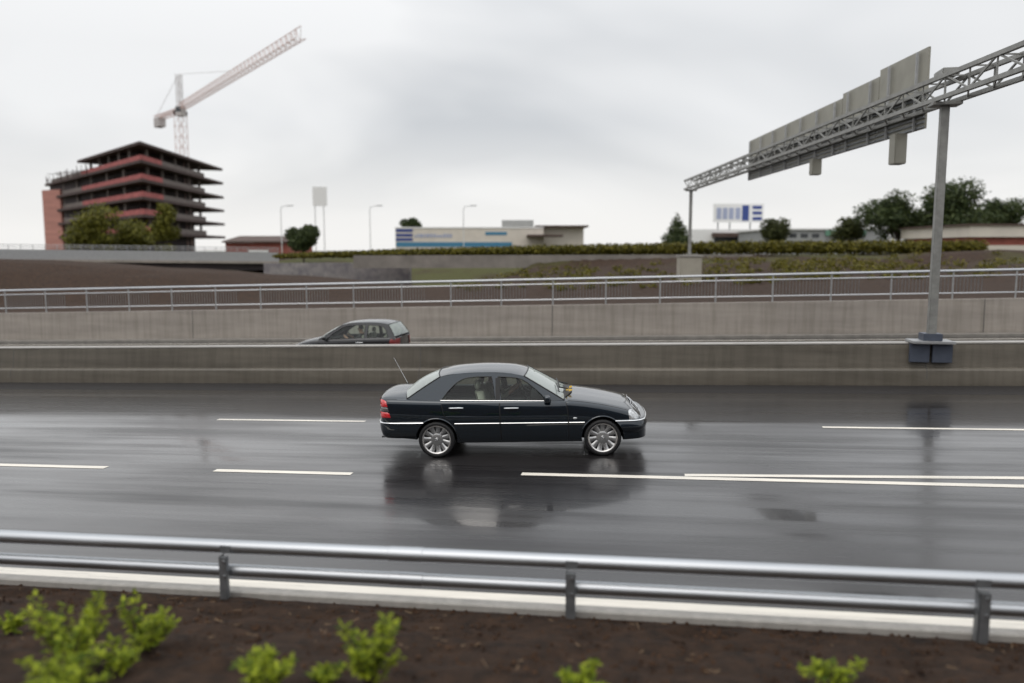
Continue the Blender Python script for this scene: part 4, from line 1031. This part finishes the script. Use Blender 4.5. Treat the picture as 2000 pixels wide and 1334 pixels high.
    # --- mirrors
    def mirror(sd):
        mx_, mz = c['mirror']; y = K.gy(mz)
        mb = MB(); mb.ball((0, 0, 0), 1, 24, 16); sg = lambda q, s_: math.copysign(abs(q)**0.55, q)*s_
        mb.v = [(mx_+sg(v[0], 0.058)*(1-0.25*max(0, v[0])), sd*(y+0.135)+sg(v[1], 0.105), mz+sg(v[2], 0.06)) for v in mb.v]; mb.tube([(mx_+0.02, sd*(y-0.01), mz-0.055), (mx_+0.02, sd*(y+0.09), mz-0.035)], [0.03, 0.035], 8)
        o = B(mb, 'mirror', c['paint'], angle=60)
        mb = MB(); mb.lathe([(0, 0), (0.06, 0.0), (0.062, 0.004)], 18, axis='Z'); 
        mb.v = [(mx_-0.0605, sd*(y+0.135)+v[1]*1.25, mz+v[0]*0.85) for v in mb.v]; B(mb, 'mirror_glass', M['chrome'], o)
    both(mirror)
    # --- wheels
    def wheel():
        r = c['rw']; rr = c['rim']; wd = 0.10
        mb = MB(); mb.lathe([(rr, wd*0.98), (rr-0.004, wd*1.0), (rr-0.012, wd*0.985), (rr-0.026, wd*0.90), (rr-0.029, wd*0.80)], 56, mi=1)         # polished lip
        mb.lathe([(rr-0.027, wd*0.82), (rr-0.03, wd*0.3), (rr-0.035, -wd*0.8)], 56)
        mb.lathe([(0.0, wd*0.66), (0.075, wd*0.70), (0.098, wd*0.60), (0.105, wd*0.45), (0.0, wd*0.40)], 40)
        for i in range(11):
            a0_ = 2*math.pi*i/11 + 0.3; rows = []
            for q in np.linspace(0, 1, 7):
                rad = 0.09 + (rr-0.022-0.09)*q; half = (0.68-0.14*q + 0.16*max(0, q-0.7)/0.3)*0.42; yy = wd*(0.58+0.22*q*q)
                row = []
                for t in np.linspace(-1, 1, 7):
                    a = a0_+t*half*(0.105/rad+0.45)*0.75; row.append((rad*math.cos(a), yy-0.012*t*t, rad*math.sin(a)))
                rows.append(row)
            mb.grid(rows)
        w_ = mb.build('wheel', [M['alloy'], M['alloy_bright']], None, angle=40)
        mb = MB(); mb.lathe([(0.0, wd*0.1), (rr-0.05, wd*0.1), (rr-0.05, 0)], 40); mb.build('brake_disc', M['alloy_dark'], w_)
        mb = MB(); mb.lathe([(rr-0.01, wd*0.98), (rr+0.006, wd*1.03), (r-0.03, wd*1.08), (r-0.008, wd*0.95), (r, wd*0.75), (r, -wd*0.75), (r-0.008, -wd*0.95), (rr, -wd)], 64); mb.build('tyre', M['rubber'], w_, angle=50)
        mb = MB(); mb.lathe([(0, wd*0.74), (0.028, wd*0.73), (0.034, wd*0.68)], 24); hc = mb.build('hub_cap', M['alloy_dark'], w_)
        mb = MB()
        rg = [(0.025*math.cos(t), wd*0.755, 0.025*math.sin(t)) for t in np.linspace(0, 2*math.pi, 25)]; mb.tube(rg, 0.003, 5, cap=False)
        for k in range(3):
            a = math.pi/2+k*2*math.pi/3; d_ = Vector((math.cos(a), 0, math.sin(a))); n_ = Vector((-d_.z, 0, d_.x)); o_ = Vector((0, wd*0.755, 0))
            mb.add([o_-n_*0.006, o_+d_*0.025, o_+n_*0.006, o_+Vector((0, 0.003, 0))], [(0, 1, 3), (1, 2, 3)])
        if c.get('star'): mb.build('emblem', M['chrome'], w_)
        return w_
    proto = wheel(); first = True
    for ax in c['axles']:
        for sd in (-1, 1):
            w_ = proto if first else copy_tree(proto); first = False
            w_.parent = root; w_.location = (ax, sd*c['track'], c['zw']); w_.rotation_euler = (0, random.random()*1.2, math.pi if sd < 0 else 0)
    # --- cabin
    def seat(x, y, hr=True, bench=False):
        mb = MB(); wd = 0.24 if not bench else 0.62
        rows = []
        for z, xo, k in ((0.42, 0.02, .95), (0.6, -0.02, 1), (0.8, -0.07, 1), (0.92, -0.10, 0.95), (1.0, -0.125, 0.75), (1.02, -0.13, 0.5)):
            rows.append([(x+xo+dx, y+dy*wd*k, z) for dx, dy in ((0.06, -0.9), (0.09, -0.6), (0.075, 0), (0.09, 0.6), (0.06, 0.9), (-0.02, 1), (-0.06, 0.6), (-0.06, -0.6), (-0.02, -1))])
        mb.grid(rows, closed=True); mb.add(rows[-1], [tuple(range(9))]); mb.add(rows[0], [tuple(range(9))])
        o = B(mb, 'seat', M['seat'], angle=50)
        for dy in ((0,) if not bench else (-0.38, 0.38)):
            mb = MB(); ring = [Vector((x-0.15+0.0*t, y+dy+0.115*math.cos(t), 1.115+0.075*math.sin(t))) for t in np.linspace(0, 2*math.pi, 21)]
            mb.ball((x-0.15, y+dy, 1.115), 1, 16, 10, sq=(0.05, 0.13, 0.085))
            for q in (-0.05, 0.05): mb.tube([(x-0.14, y+dy+q, 1.06), (x-0.125, y+dy+q, 0.97)], 0.008, 6)
            B(mb, 'headrest', M['seat'], o, angle=60)
    for sx, sy, bench in c['seats']: seat(sx, sy, bench=bench)
    if c.get('wheel_at'):
        wx, wy, wz = c['wheel_at']; mb = MB(); tl = R(25)
        P = [Vector((wx - 0.19*math.sin(t)*math.sin(tl), wy+0.19*math.cos(t), wz+0.19*math.sin(t)*math.cos(tl))) for t in np.linspace(0, 2*math.pi, 33)]
        mb.tube(P, 0.014, 8, cap=False)
        for t in (0, math.pi, -math.pi/2): mb.bar((wx+0.02, wy, wz), (wx-0.19*math.sin(t)*math.sin(tl)*0.97, wy+0.185*math.cos(t), wz+0.185*math.sin(t)*math.cos(tl)), 0.03, 0.02)
        mb.ball((wx+0.01, wy, wz), 1, 12, 8, sq=(0.03, 0.07, 0.06)); mb.tube([(wx+0.02, wy, wz), (wx+0.3, wy, wz-0.16)], 0.03, 8)
        B(mb, 'steering_wheel', M['dash'])
        mb = MB(); rows = []
        for x, z in ((c['ws_edge'][0]-0.02, c['tub']-.05), (c['ws_edge'][0]-0.02, c['ws_edge'][1]-0.01), (wx+0.34, wz+0.03), (wx+0.2, wz+0.02), (wx+0.16, wz-0.06), (wx+0.22, c['tub']-.05)):
            rows.append([(x, y, z-0.03*(y/0.7)**4) for y in np.linspace(-0.72, 0.72, 13)])
        mb.grid(rows); B(mb, 'dashboard', M['dash'], angle=50)
    # rear view mirror
    if c.get('extras'): c['extras'](K, root, B, wsrows)
    return root, K

SYAW = R(7.2)
SROT = (Matrix.Rotation(-math.atan(GRADE), 3, 'Y') @ Matrix.Rotation(SYAW, 3, 'Z')).to_euler()
SED = dict(name='car', label='dark navy blue four door sedan with chrome strips driving on the wet road', loc=(-2.255, 13.10, rz(-2.255)), rot=SROT,
  paint=M['paint'], W=0.86, xr=-2.30, xr0=-1.70, nr=7.0, xf=2.08, xf0=1.35, nf=5.0,
  zs=[(-2.4, .36), (-1.8, .30), (-1.2, .225), (1.2, .225), (2.1, .26)],
  zb=[(-2.31, .955), (-2.24, .968), (-2.05, .968), (-1.75, .955), (-1.25, .935), (-.35, .918), (.45, .903), (.78, .905), (1.05, .878), (1.36, .828), (1.62, .768), (1.76, .728), (1.86, .685), (1.92, .64), (1.99, .58), (2.10, .53)],
  zt=[(-2.31, 1.0), (-2.26, 1.022), (-2.17, 1.032), (-1.9, 1.038), (-1.6, 1.0), (.5, .96), (.88, .938), (1.12, .908), (1.32, .876), (1.55, .832), (1.70, .798), (1.80, .770), (1.87, .725), (1.94, .645), (2.02, .575), (2.10, .535)],
  cab=(-1.82, -1.62, .45, .72), tub=.74, gy0=.775, gz0=.915, tum=.40, axles=(-1.345, 1.345), arch=.338, zw=.298, rw=.298, rim=.24, arch_dz=.012, track=.752, star=True, size=.985,
  frame=[(-1.83, .90), (-1.80, .975), (-1.70, 1.045), (-1.50, 1.175), (-1.29, 1.297), (-1.20, 1.318), (-.985, 1.345), (-.6, 1.36), (-.127, 1.338), (.108, 1.285), (.342, 1.14), (.56, 1.015), (.735, .915), (.76, .875), (-.35, .885), (-1.2, .895)],
  windows=[[(-1.25, .943), (-1.155, 1.063), (-1.075, 1.145), (-1.0, 1.208), (-.92, 1.252), (-.83, 1.277), (-.674, 1.292), (-.437, 1.290), (-.405, 1.12), (-.378, .926)],
           [(-.331, 1.287), (-.144, 1.275), (-.03, 1.262), (.06, 1.238), (.148, 1.185), (.276, 1.085), (.37, 1.0), (.445, .915), (-.274, .922), (-.30, 1.10)]],
  belt_trim=[(-1.27, .934), (-.37, .917), (.46, .903)],
  redge=[(-1.285, 1.302), (-1.15, 1.330), (-.9, 1.351), (-.6, 1.360), (-.25, 1.348), (-.06, 1.322), (.095, 1.290)],
  rmid=[(-1.36, 1.332), (-1.15, 1.371), (-.92, 1.392), (-.58, 1.402), (-.22, 1.386), (.0, 1.356), (.135, 1.312)],
  ws_mid=(.77, .942), ws_edge=(.735, .915), ws_bulge=.006, rw_mid=(-1.93, 1.02), rw_edge=(-1.82, .968), rw_bulge=.03,
  doors=[dict(a=lambda z: np.interp(z, [.27, .60, .89], [-.285, -.292, -.30]), b=lambda z: np.interp(z, [.27, .56, .75, .89], [.80, .80, .79, .765]), z0=.27, z1=.885, handle=(-.115, .808)),
         dict(a=lambda z: np.interp(z, [.27, .36, .46, .56, .64, .72, .89], [-.955, -.985, -1.03, -1.09, -1.16, -1.215, -1.255]), b=lambda z: np.interp(z, [.27, .60, .89], [-.295, -.302, -.31]), z0=.27, z1=.885, handle=(-1.01, .822))],
  strips=[(-1.04, -.31, .567, .565), (-.29, .79, .565, .563), (.81, 1.06, .563, .563)],
  bumpers=[dict(name='rear_bumper', axle=-1.345, cx=-1.0, path=[(-1.55, .868), (-1.8, .868), (-2.02, .855), (-2.18, .82), (-2.275, .74), (-2.32, .55), (-2.34, .28), (-2.345, 0)],
                prof=[(.22, .618), (.05, .614), (.012, .604), (0, .585), (-.004, .55), (0, .50), (.006, .45), (.022, .39), (.05, .345), (.09, .315), (.15, .305)], chrome=(0, .585)),
           dict(name='front_bumper', axle=1.345, cx=1.0, path=[(1.55, .866), (1.72, .862), (1.86, .845), (1.96, .79), (2.03, .67), (2.07, .45), (2.09, .22), (2.095, 0)],
                prof=[(.22, .602), (.05, .600), (.012, .592), (0, .576), (-.002, .56), (-.014, .52), (-.022, .47), (.0, .42), (.05, .36), (.12, .30), (.19, .255), (.28, .245)], chrome=(0, .576))],
  headlights=[dict(x0=lambda q: np.interp(q, [.37, .50, .60, .70, .9], [1.775, 1.76, 1.755, 1.77, 1.81]), x1=lambda q: np.interp(q, [.3, .5, .65, .9], [1.925, 1.93, 1.935, 1.95]), q0=.37, q1=.80)],
  tails=[(.67, .765, M['red_lens']), (.770, .842, M['smoke_lens']), (.847, .958, M['red_lens'])], tail_x=-2.07, tail_lean=.30,
  mirror=(.475, .955), seats=[(-.55, -.37, False), (-.55, .37, False), (-1.38, 0, True)], wheel_at=(.0, .37, .93))
def sedan_extras(K, root, B, ws):
    # grille, hood star, wipers, aerial, fender lamp, plate, exhaust
    rows = []
    for x, z in ((1.845, .742), (1.915, .67), (1.985, .59)): rows.append([(x+0.016-0.03*(y/.36)**2, y, z+0.006) for y in np.linspace(-.34, .34, 9)])
    mb = MB(); mb.grid(rows); g = B(mb, 'grille', M['seal'], angle=60)
    mb = MB(); rim = rows[0] + [r[-1] for r in rows[1:]] + rows[-1][::-1][1:] + [r[0] for r in rows[::-1]][1:]; mb.tube(rim, 0.007, 6); B(mb, 'grille_frame', M['chrome'], g)
    mb = MB()
    for k in range(1, 6): t = k/6; mb.tube([(Vector(rows[0][j]).lerp(Vector(rows[-1][j]), t) + Vector((.008, 0, .008))) for j in range(9)], 0.006, 5)
    B(mb, 'grille_bars', M['chrome'], g)
    cx, cz = 1.80, itp(1.80, K.zt)+0.055
    mb = MB(); mb.tube([(cx+.0*1, .026*math.cos(t), cz+.026*math.sin(t)) for t in np.linspace(0, 2*math.pi, 25)], 0.0022, 6, cap=False)
    for k in range(3):
        a = math.pi/2+k*2*math.pi/3; d = Vector((0, math.cos(a), math.sin(a))); n_ = Vector((0, -d.z, d.y)); o = Vector((cx, 0, cz))
        mb.add([o-n_*.006, o+d*.026, o+n_*.006, o+Vector((.003, 0, 0)), o-Vector((.003, 0, 0))], [(0, 1, 3), (1, 2, 3), (1, 0, 4), (2, 1, 4)])
    mb.tube([(cx, 0, cz-.055), (cx, 0, cz-.03)], 0.005, 6); B(mb, 'hood_ornament', M['chrome'])
    # bonnet shut line
    for sd in (-1, 1):
        mb = MB(); P = []
        for x in np.linspace(.80, 1.79, 26): q = K.S(x, 0.64); P.append((x, sd*q.y, q.z+0.0005))
        mb.tube(P, 0.0042, 5); B(mb, 'bonnet_seam', M['seal'])
        mb = MB(); P = []
        for x in np.linspace(-2.26, -1.98, 12): q = K.S(x, 0.66); P.append((x, sd*q.y, q.z+0.0003))
        mb.tube(P, 0.004, 5); B(mb, 'boot_seam', M['seal'])
        y = K.y(.906, .628)+.001; mb = MB(); mb.ball((.906, sd*y, .628), 1, 14, 8, sq=(.034, .010, .017)); B(mb, 'side_lamp', M['lamp_lens'], angle=60)
        mb = MB(); mb.box((-.335, sd*(K.gy(1.1)+.003), 1.1), (.075, .012, .36), Matrix.Rotation(sd*math.atan(.40), 3, 'X')); B(mb, 'door_pillar', M['seal'], smooth=False)
    # wipers and cowl
    mb = MB(); mb.grid([[(.62+.18*(1-(y/.7)**2)*.9+dx, y, .935+.03*(1-(y/.7)**2)+dz) for y in np.linspace(-.68, .68, 15)] for dx, dz in ((-.03, .012), (.03, -.004), (.10, -.006))]); B(mb, 'cowl', M['seal'], angle=60)
    for ya, yb in ((-.10, -.60), (.45, -.05)):
        mb = MB(); p0 = Vector((.80, ya, .985)); p1 = Vector((.64, (ya+yb)/2, 1.055)); mb.tube([p0, p1], 0.012, 6)
        mb.tube([p1+Vector((-.03*1, .30, .012)), p1+Vector((0.0, 0, .0)), p1+Vector((.02, -.28, -.03))], 0.011, 6); B(mb, 'wiper', M['seal'])
    base = Vector((-2.06, .62, .995)); mb = MB(); mb.tube([base, base+Vector((-.24, 0, .48))], [0.004, 0.0022], 6); a = B(mb, 'aerial', M['chrome'])
    mb = MB(); mb.lathe([(0.018, 0), (0.016, .02), (0.006, .035), (0, .036)], 12, axis='Z', c=base-Vector((0, 0, .01))); B(mb, 'aerial_base', M['seal'], a)
    mb = MB(); mb.tube([(.24, .1, 1.345-.09), (.20, .0, 1.345-.11)], 0.008, 6); mb.ball((.19, 0, 1.21), 1, 12, 8, sq=(.015, .11, .03)); B(mb, 'inside_mirror', M['dash'])
    mb = MB(); mb.tube([(-2.20, -.45, .29), (-2.33, -.45, .285)], 0.025, 12); B(mb, 'exhaust', M['galv_dark'])
SED['extras'] = sedan_extras
random.seed(3)
sedan, SK = make_car(SED)

# small hatchback on the far carriageway, driving to the left
XH = -9.1
HAT = dict(name='car', label='small dark grey hatchback half hidden behind the median barrier, driving to the left', loc=(XH, 22.6, rz(XH)), rot=(0, math.atan(GRADE), math.pi), size=.97,
  paint=M['paint2'], W=.80, xr=-1.74, xr0=-1.2, nr=5, xf=1.82, xf0=.95, nf=3.2,
  zs=[(-1.8, .34), (-1.2, .22), (1.0, .22), (1.9, .28)],
  zb=[(-1.8, .93), (-1.5, .96), (-.5, .94), (.6, .91), (.9, .89), (1.25, .83), (1.5, .755), (1.65, .66), (1.75, .56), (1.85, .5)],
  zt=[(-1.8, .95), (-1.5, .99), (-.5, .98), (.75, .975), (.95, .955), (1.25, .895), (1.5, .81), (1.65, .70), (1.75, .59), (1.85, .51)],
  cab=(-1.62, -1.45, .45, .72), tub=.74, gy0=.725, gz0=.92, tum=.38, axles=(-1.2, 1.2), arch=.325, zw=.285, rw=.285, rim=.19, track=.70,
  frame=[(-1.69, .90), (-1.66, 1.0), (-1.55, 1.2), (-1.45, 1.33), (-1.2, 1.375), (-.7, 1.405), (-.3, 1.395), (.02, 1.33), (.30, 1.18), (.56, 1.02), (.74, .91), (.76, .87), (-.4, .89), (-1.3, .91)],
  windows=[[(-1.46, .965), (-1.40, 1.15), (-1.28, 1.28), (-1.0, 1.315), (-.82, 1.32), (-.80, .95)],
           [(-.72, 1.325), (-.40, 1.325), (-.12, 1.30), (.05, 1.23), (.28, 1.09), (.46, .93), (-.70, .948)]],
  belt_trim=[(-1.46, .955), (.46, .918)], belt_mat=M['seal'],
  redge=[(-1.45, 1.335), (-1.2, 1.38), (-.9, 1.40), (-.6, 1.405), (-.3, 1.395), (-.1, 1.365), (.03, 1.325)],
  rmid=[(-1.53, 1.365), (-1.2, 1.425), (-.9, 1.445), (-.6, 1.45), (-.3, 1.438), (-.1, 1.41), (.07, 1.36)],
  ws_mid=(.82, .955), ws_edge=(.735, .91), ws_bulge=.03, rw_mid=(-1.72, 1.0), rw_edge=(-1.67, .98), rw_bulge=.02,
  doors=[dict(a=lambda z: np.interp(z, [.27, .9], [-.74, -.76]), b=lambda z: np.interp(z, [.27, .75, .9], [.72, .74, .72]), z0=.27, z1=.885, handle=(-.58, .82))],
  strips=[], bumpers=[dict(name='rear_bumper', axle=-1.2, cx=-.8, path=[(-1.4, .805), (-1.55, .79), (-1.68, .70), (-1.75, .5), (-1.78, .25), (-1.785, 0)], prof=[(.04, .60), (0, .585), (-.005, .53), (0, .45), (.03, .36), (.1, .30)]),
                      dict(name='front_bumper', axle=1.2, cx=.8, path=[(1.4, .805), (1.55, .77), (1.68, .68), (1.79, .5), (1.85, .25), (1.865, 0)], prof=[(.05, .59), (0, .57), (-.01, .5), (0, .42), (.04, .33), (.12, .27)])],
  headlights=[dict(x0=lambda q: np.interp(q, [.4, .6, .9], [1.42, 1.46, 1.52]), x1=lambda q: np.interp(q, [.4, .6, .9], [1.66, 1.68, 1.70]), q0=.42, q1=.78)],
  tails=[(.66, .78, M['red_dull']), (.785, .92, M['red_dull'])], tail_x=-1.48, tail_lean=.2,
  mirror=(.50, .965), seats=[(-.5, -.33, False), (-.5, .33, False), (-1.2, 0, True)], wheel_at=(.02, .33, .92))
hatch, HK = make_car(HAT)
for i in range(7):                       # fallen leaves caught in the wiper trough
    y = -.46 + .05*i + random.uniform(-.02, .02); x = .80 - .05*abs(y+.3) + random.uniform(-.03, .05); z = .99 + random.uniform(-.015, .02)
    s = random.uniform(.03, .05); a = random.uniform(0, 6.28); d = Vector((math.cos(a), math.sin(a), random.uniform(-.3, .5)))*s; e_ = Vector((-d.y, d.x, .01))*0.55
    mb = MB(); mb.add([-d, -d*.3+e_, d*.3+e_*.9, d*1.15, d*.3-e_*.9, -d*.3-e_, Vector((0, 0, .006))], [(0,1,6), (1,2,6), (2,3,6), (3,4,6), (4,5,6), (5,0,6)])
    o = mb.build('fallen_leaf', M['yellow_leaf'], angle=80); o.location = sedan.location + SROT.to_matrix() @ Vector((x, y, z)); o.rotation_euler = (random.uniform(-.4, .4), random.uniform(-.2, .6), 0)
    tag(o, 'yellow fallen leaf lying in the wiper trough of the dark sedan', 'leaf', 'yellow leaves in the wiper trough')

# ------------------------------------------------------------------ people
def skin_mesh(name, nodes, edges, mats, matfn, sub=2):
    """one continuous body grown from a skeleton: nodes = (x,y,z,radius or (rx,ry))"""
    me = bpy.data.meshes.new(name); me.from_pydata([n[:3] for n in nodes], edges, [])
    o = bpy.data.objects.new('tmp', me); COL.objects.link(o)
    o.modifiers.new('s', 'SKIN'); me.skin_vertices.new() if not me.skin_vertices else None
    for i, n in enumerate(nodes):
        r = n[3]; me.skin_vertices[0].data[i].radius = r if isinstance(r, tuple) else (r, r)
    me.skin_vertices[0].data[0].use_root = True
    sb = o.modifiers.new('u', 'SUBSURF'); sb.levels = sub; sb.render_levels = sub
    dg = bpy.context.evaluated_depsgraph_get(); dg.update()
    m2 = bpy.data.meshes.new_from_object(o.evaluated_get(dg)); bpy.data.objects.remove(o)
    m2.materials.clear()
    for m in mats: m2.materials.append(m)
    for f in m2.polygons: f.material_index = matfn(f.center)
    m2.shade_smooth(); return m2
def person_driver(loc, rot, label, hand_at, shirt, seat_x=-.50):
    """seated, both hands on the wheel; local frame of the car, body built around y = 0"""
    t = thing('person', label, 'person', loc, rot)
    sx = seat_x; hx, hy, hz = hand_at
    nodes = [(sx+.03, 0, .50, (.13, .16)), (sx+.0, 0, .68, (.11, .15)), (sx-.03, 0, .86, (.115, .17)), (sx-.05, 0, .965, (.085, .14)), (sx-.04, 0, 1.03, .052), (sx-.015, 0, 1.09, .062), (sx+.0, 0, 1.165, (.088, .074)), (sx-.005, 0, 1.225, (.072, .06))]
    edges = [(i, i+1) for i in range(7)]
    for sd in (-1, 1):
        b = len(nodes)
        H_ = Vector((hx, sd*hy, hz)); S_ = Vector((sx-.05, sd*.19, .955)); El = Vector((sx+.19, sd*.25, .80))
        wr = H_ + (El-H_).normalized()*.10
        nodes += [(*S_, .062), (*S_.lerp(El, .5), .05), (*El, .043), (*El.lerp(wr, .55), .036), (*wr, .026), (*wr.lerp(H_, .7), (.024, .036))]
        edges += [(3, b), (b, b+1), (b+1, b+2), (b+2, b+3), (b+3, b+4), (b+4, b+5)]
        hb = len(nodes); palm = wr.lerp(H_, .7); dr = (H_-wr).normalized()
        for k, L in enumerate((.036, .042, .039, .030)):
            o = Vector((0, 0, .024-.016*k)); p1 = palm+dr*.03+o; p2 = p1+dr*L*.7+Vector((0, -sd*.01, 0)); p3 = p2+Vector((-.004, -sd*L*.8, -.004))
            n0 = len(nodes); nodes += [(*p1, .009), (*p2, .0085), (*p3, .0075)]; edges += [(b+5, n0), (n0, n0+1), (n0+1, n0+2)]
        n0 = len(nodes); nodes += [(*(palm+Vector((-.005, -sd*.028, .012))), .010), (*(palm+dr*.035+Vector((0, -sd*.042, .012))), .008)]; edges += [(b+5, n0), (n0, n0+1)]
        lb = len(nodes)
        nodes += [(sx+.10, sd*.10, .48, .085), (sx+.46, sd*.13, .60, .065), (sx+.66, sd*.12, .34, .048), (sx+.78, sd*.12, .34, .035)]
        edges += [(0, lb), (lb, lb+1), (lb+1, lb+2), (lb+2, lb+3)]
    def mf(cn):
        if cn.z > 1.015 and abs(cn.y) < .12: return 1
        if cn.x > sx+.29 and cn.z > .72: return 1
        return 0
    me = skin_mesh('body', nodes, edges, [shirt, M['skin']], mf)
    # pull a face out of the head: nose, brow, chin
    for v in me.vertices:
        p = v.co
        if p.z > 1.07 and abs(p.y) < .09 and p.x > sx+.03:
            g = lambda y0, z0, sy, sz: math.exp(-((p.y-y0)/sy)**2-((p.z-z0)/sz)**2)
            p.x += .026*g(0, 1.150, .013, .02) + .010*g(0, 1.095, .025, .014) - .010*g(.032, 1.172, .014, .012) - .010*g(-.032, 1.172, .014, .012) + .006*g(0, 1.118, .022, .008)
    o = bpy.data.objects.new('body', me); COL.objects.link(o); o.parent = t
    mb = MB()
    for sd in (-1, 1):
        mb = MB(); mb.ball((sx-.01, sd*.083, 1.155), 1, 8, 6, sq=(.018, .010, .03)); mb.build('ear', M['skin'], t)
    mb = MB(); rows = []
    for ph in np.linspace(0, 1.75, 8):
        rows.append([(sx-.012+(.093 if math.cos(th) < .2 else .084)*math.sin(ph*(1 if math.cos(th) < .3 else .58))*math.cos(th), .084*math.sin(ph*(1 if math.cos(th) < .3 else .62))*math.sin(th), 1.172+.098*math.cos(ph*(1 if math.cos(th) < .3 else .62))) for th in np.linspace(0, 2*math.pi, 21)[:-1]])
    mb.grid(rows, closed=True); mb.build('hair', M['hair'], t, angle=80)
    mb = MB()
    for sd in (-1, 1): mb = MB(); mb.ball((sx+.078, sd*.031, 1.172), .0085, 8, 6); mb.build('eye', M['window'], t)
    return t
dl = Vector((0, .37, 0)); rm = SROT.to_matrix()
person_driver(sedan.location + rm @ dl, SROT, 'person in a pale shirt driving the dark sedan with hands on the wheel', (-.03, .175, .985), M['shirt'])
hm = Euler(HAT['rot']).to_matrix()
person_driver(hatch.location + hm @ Vector((0, .33, 0)), HAT['rot'], 'person in dark clothes driving the small hatchback behind the barrier', (.0, .165, .97), M['dash'], seat_x=-.45)

# ------------------------------------------------------------------ thin spray thrown up by the tyres
random.seed(9); mb = MB()
Msed = Matrix.Translation(sedan.location) @ SROT.to_matrix().to_4x4()
for ax in (-1.345, 1.345):
    for sd in (-1, 1):
        for i in range(420):
            q = random.random()**1.6; x = ax - .26 - q*1.1; z = .012 + abs(random.gauss(0, .05+.10*q*(1-q)*2)); y = sd*(.76+random.gauss(.02, .07+.12*q))
            p = Msed @ Vector((x, y, z)); r = random.uniform(.001, .0026)
            mb.add([p+Vector(v)*r for v in ((1,0,0),(-1,0,0),(0,1,0),(0,-1,0),(0,0,1),(0,0,-1))], [(0,2,4),(2,1,4),(1,3,4),(3,0,4),(2,0,5),(1,2,5),(3,1,5),(0,3,5)])
tag(mb.build('water_spray', M['droplet'], smooth=True, angle=180, weld=0), 'fine spray of water drops thrown up behind the tyres of the dark sedan', 'spray', kind='stuff')
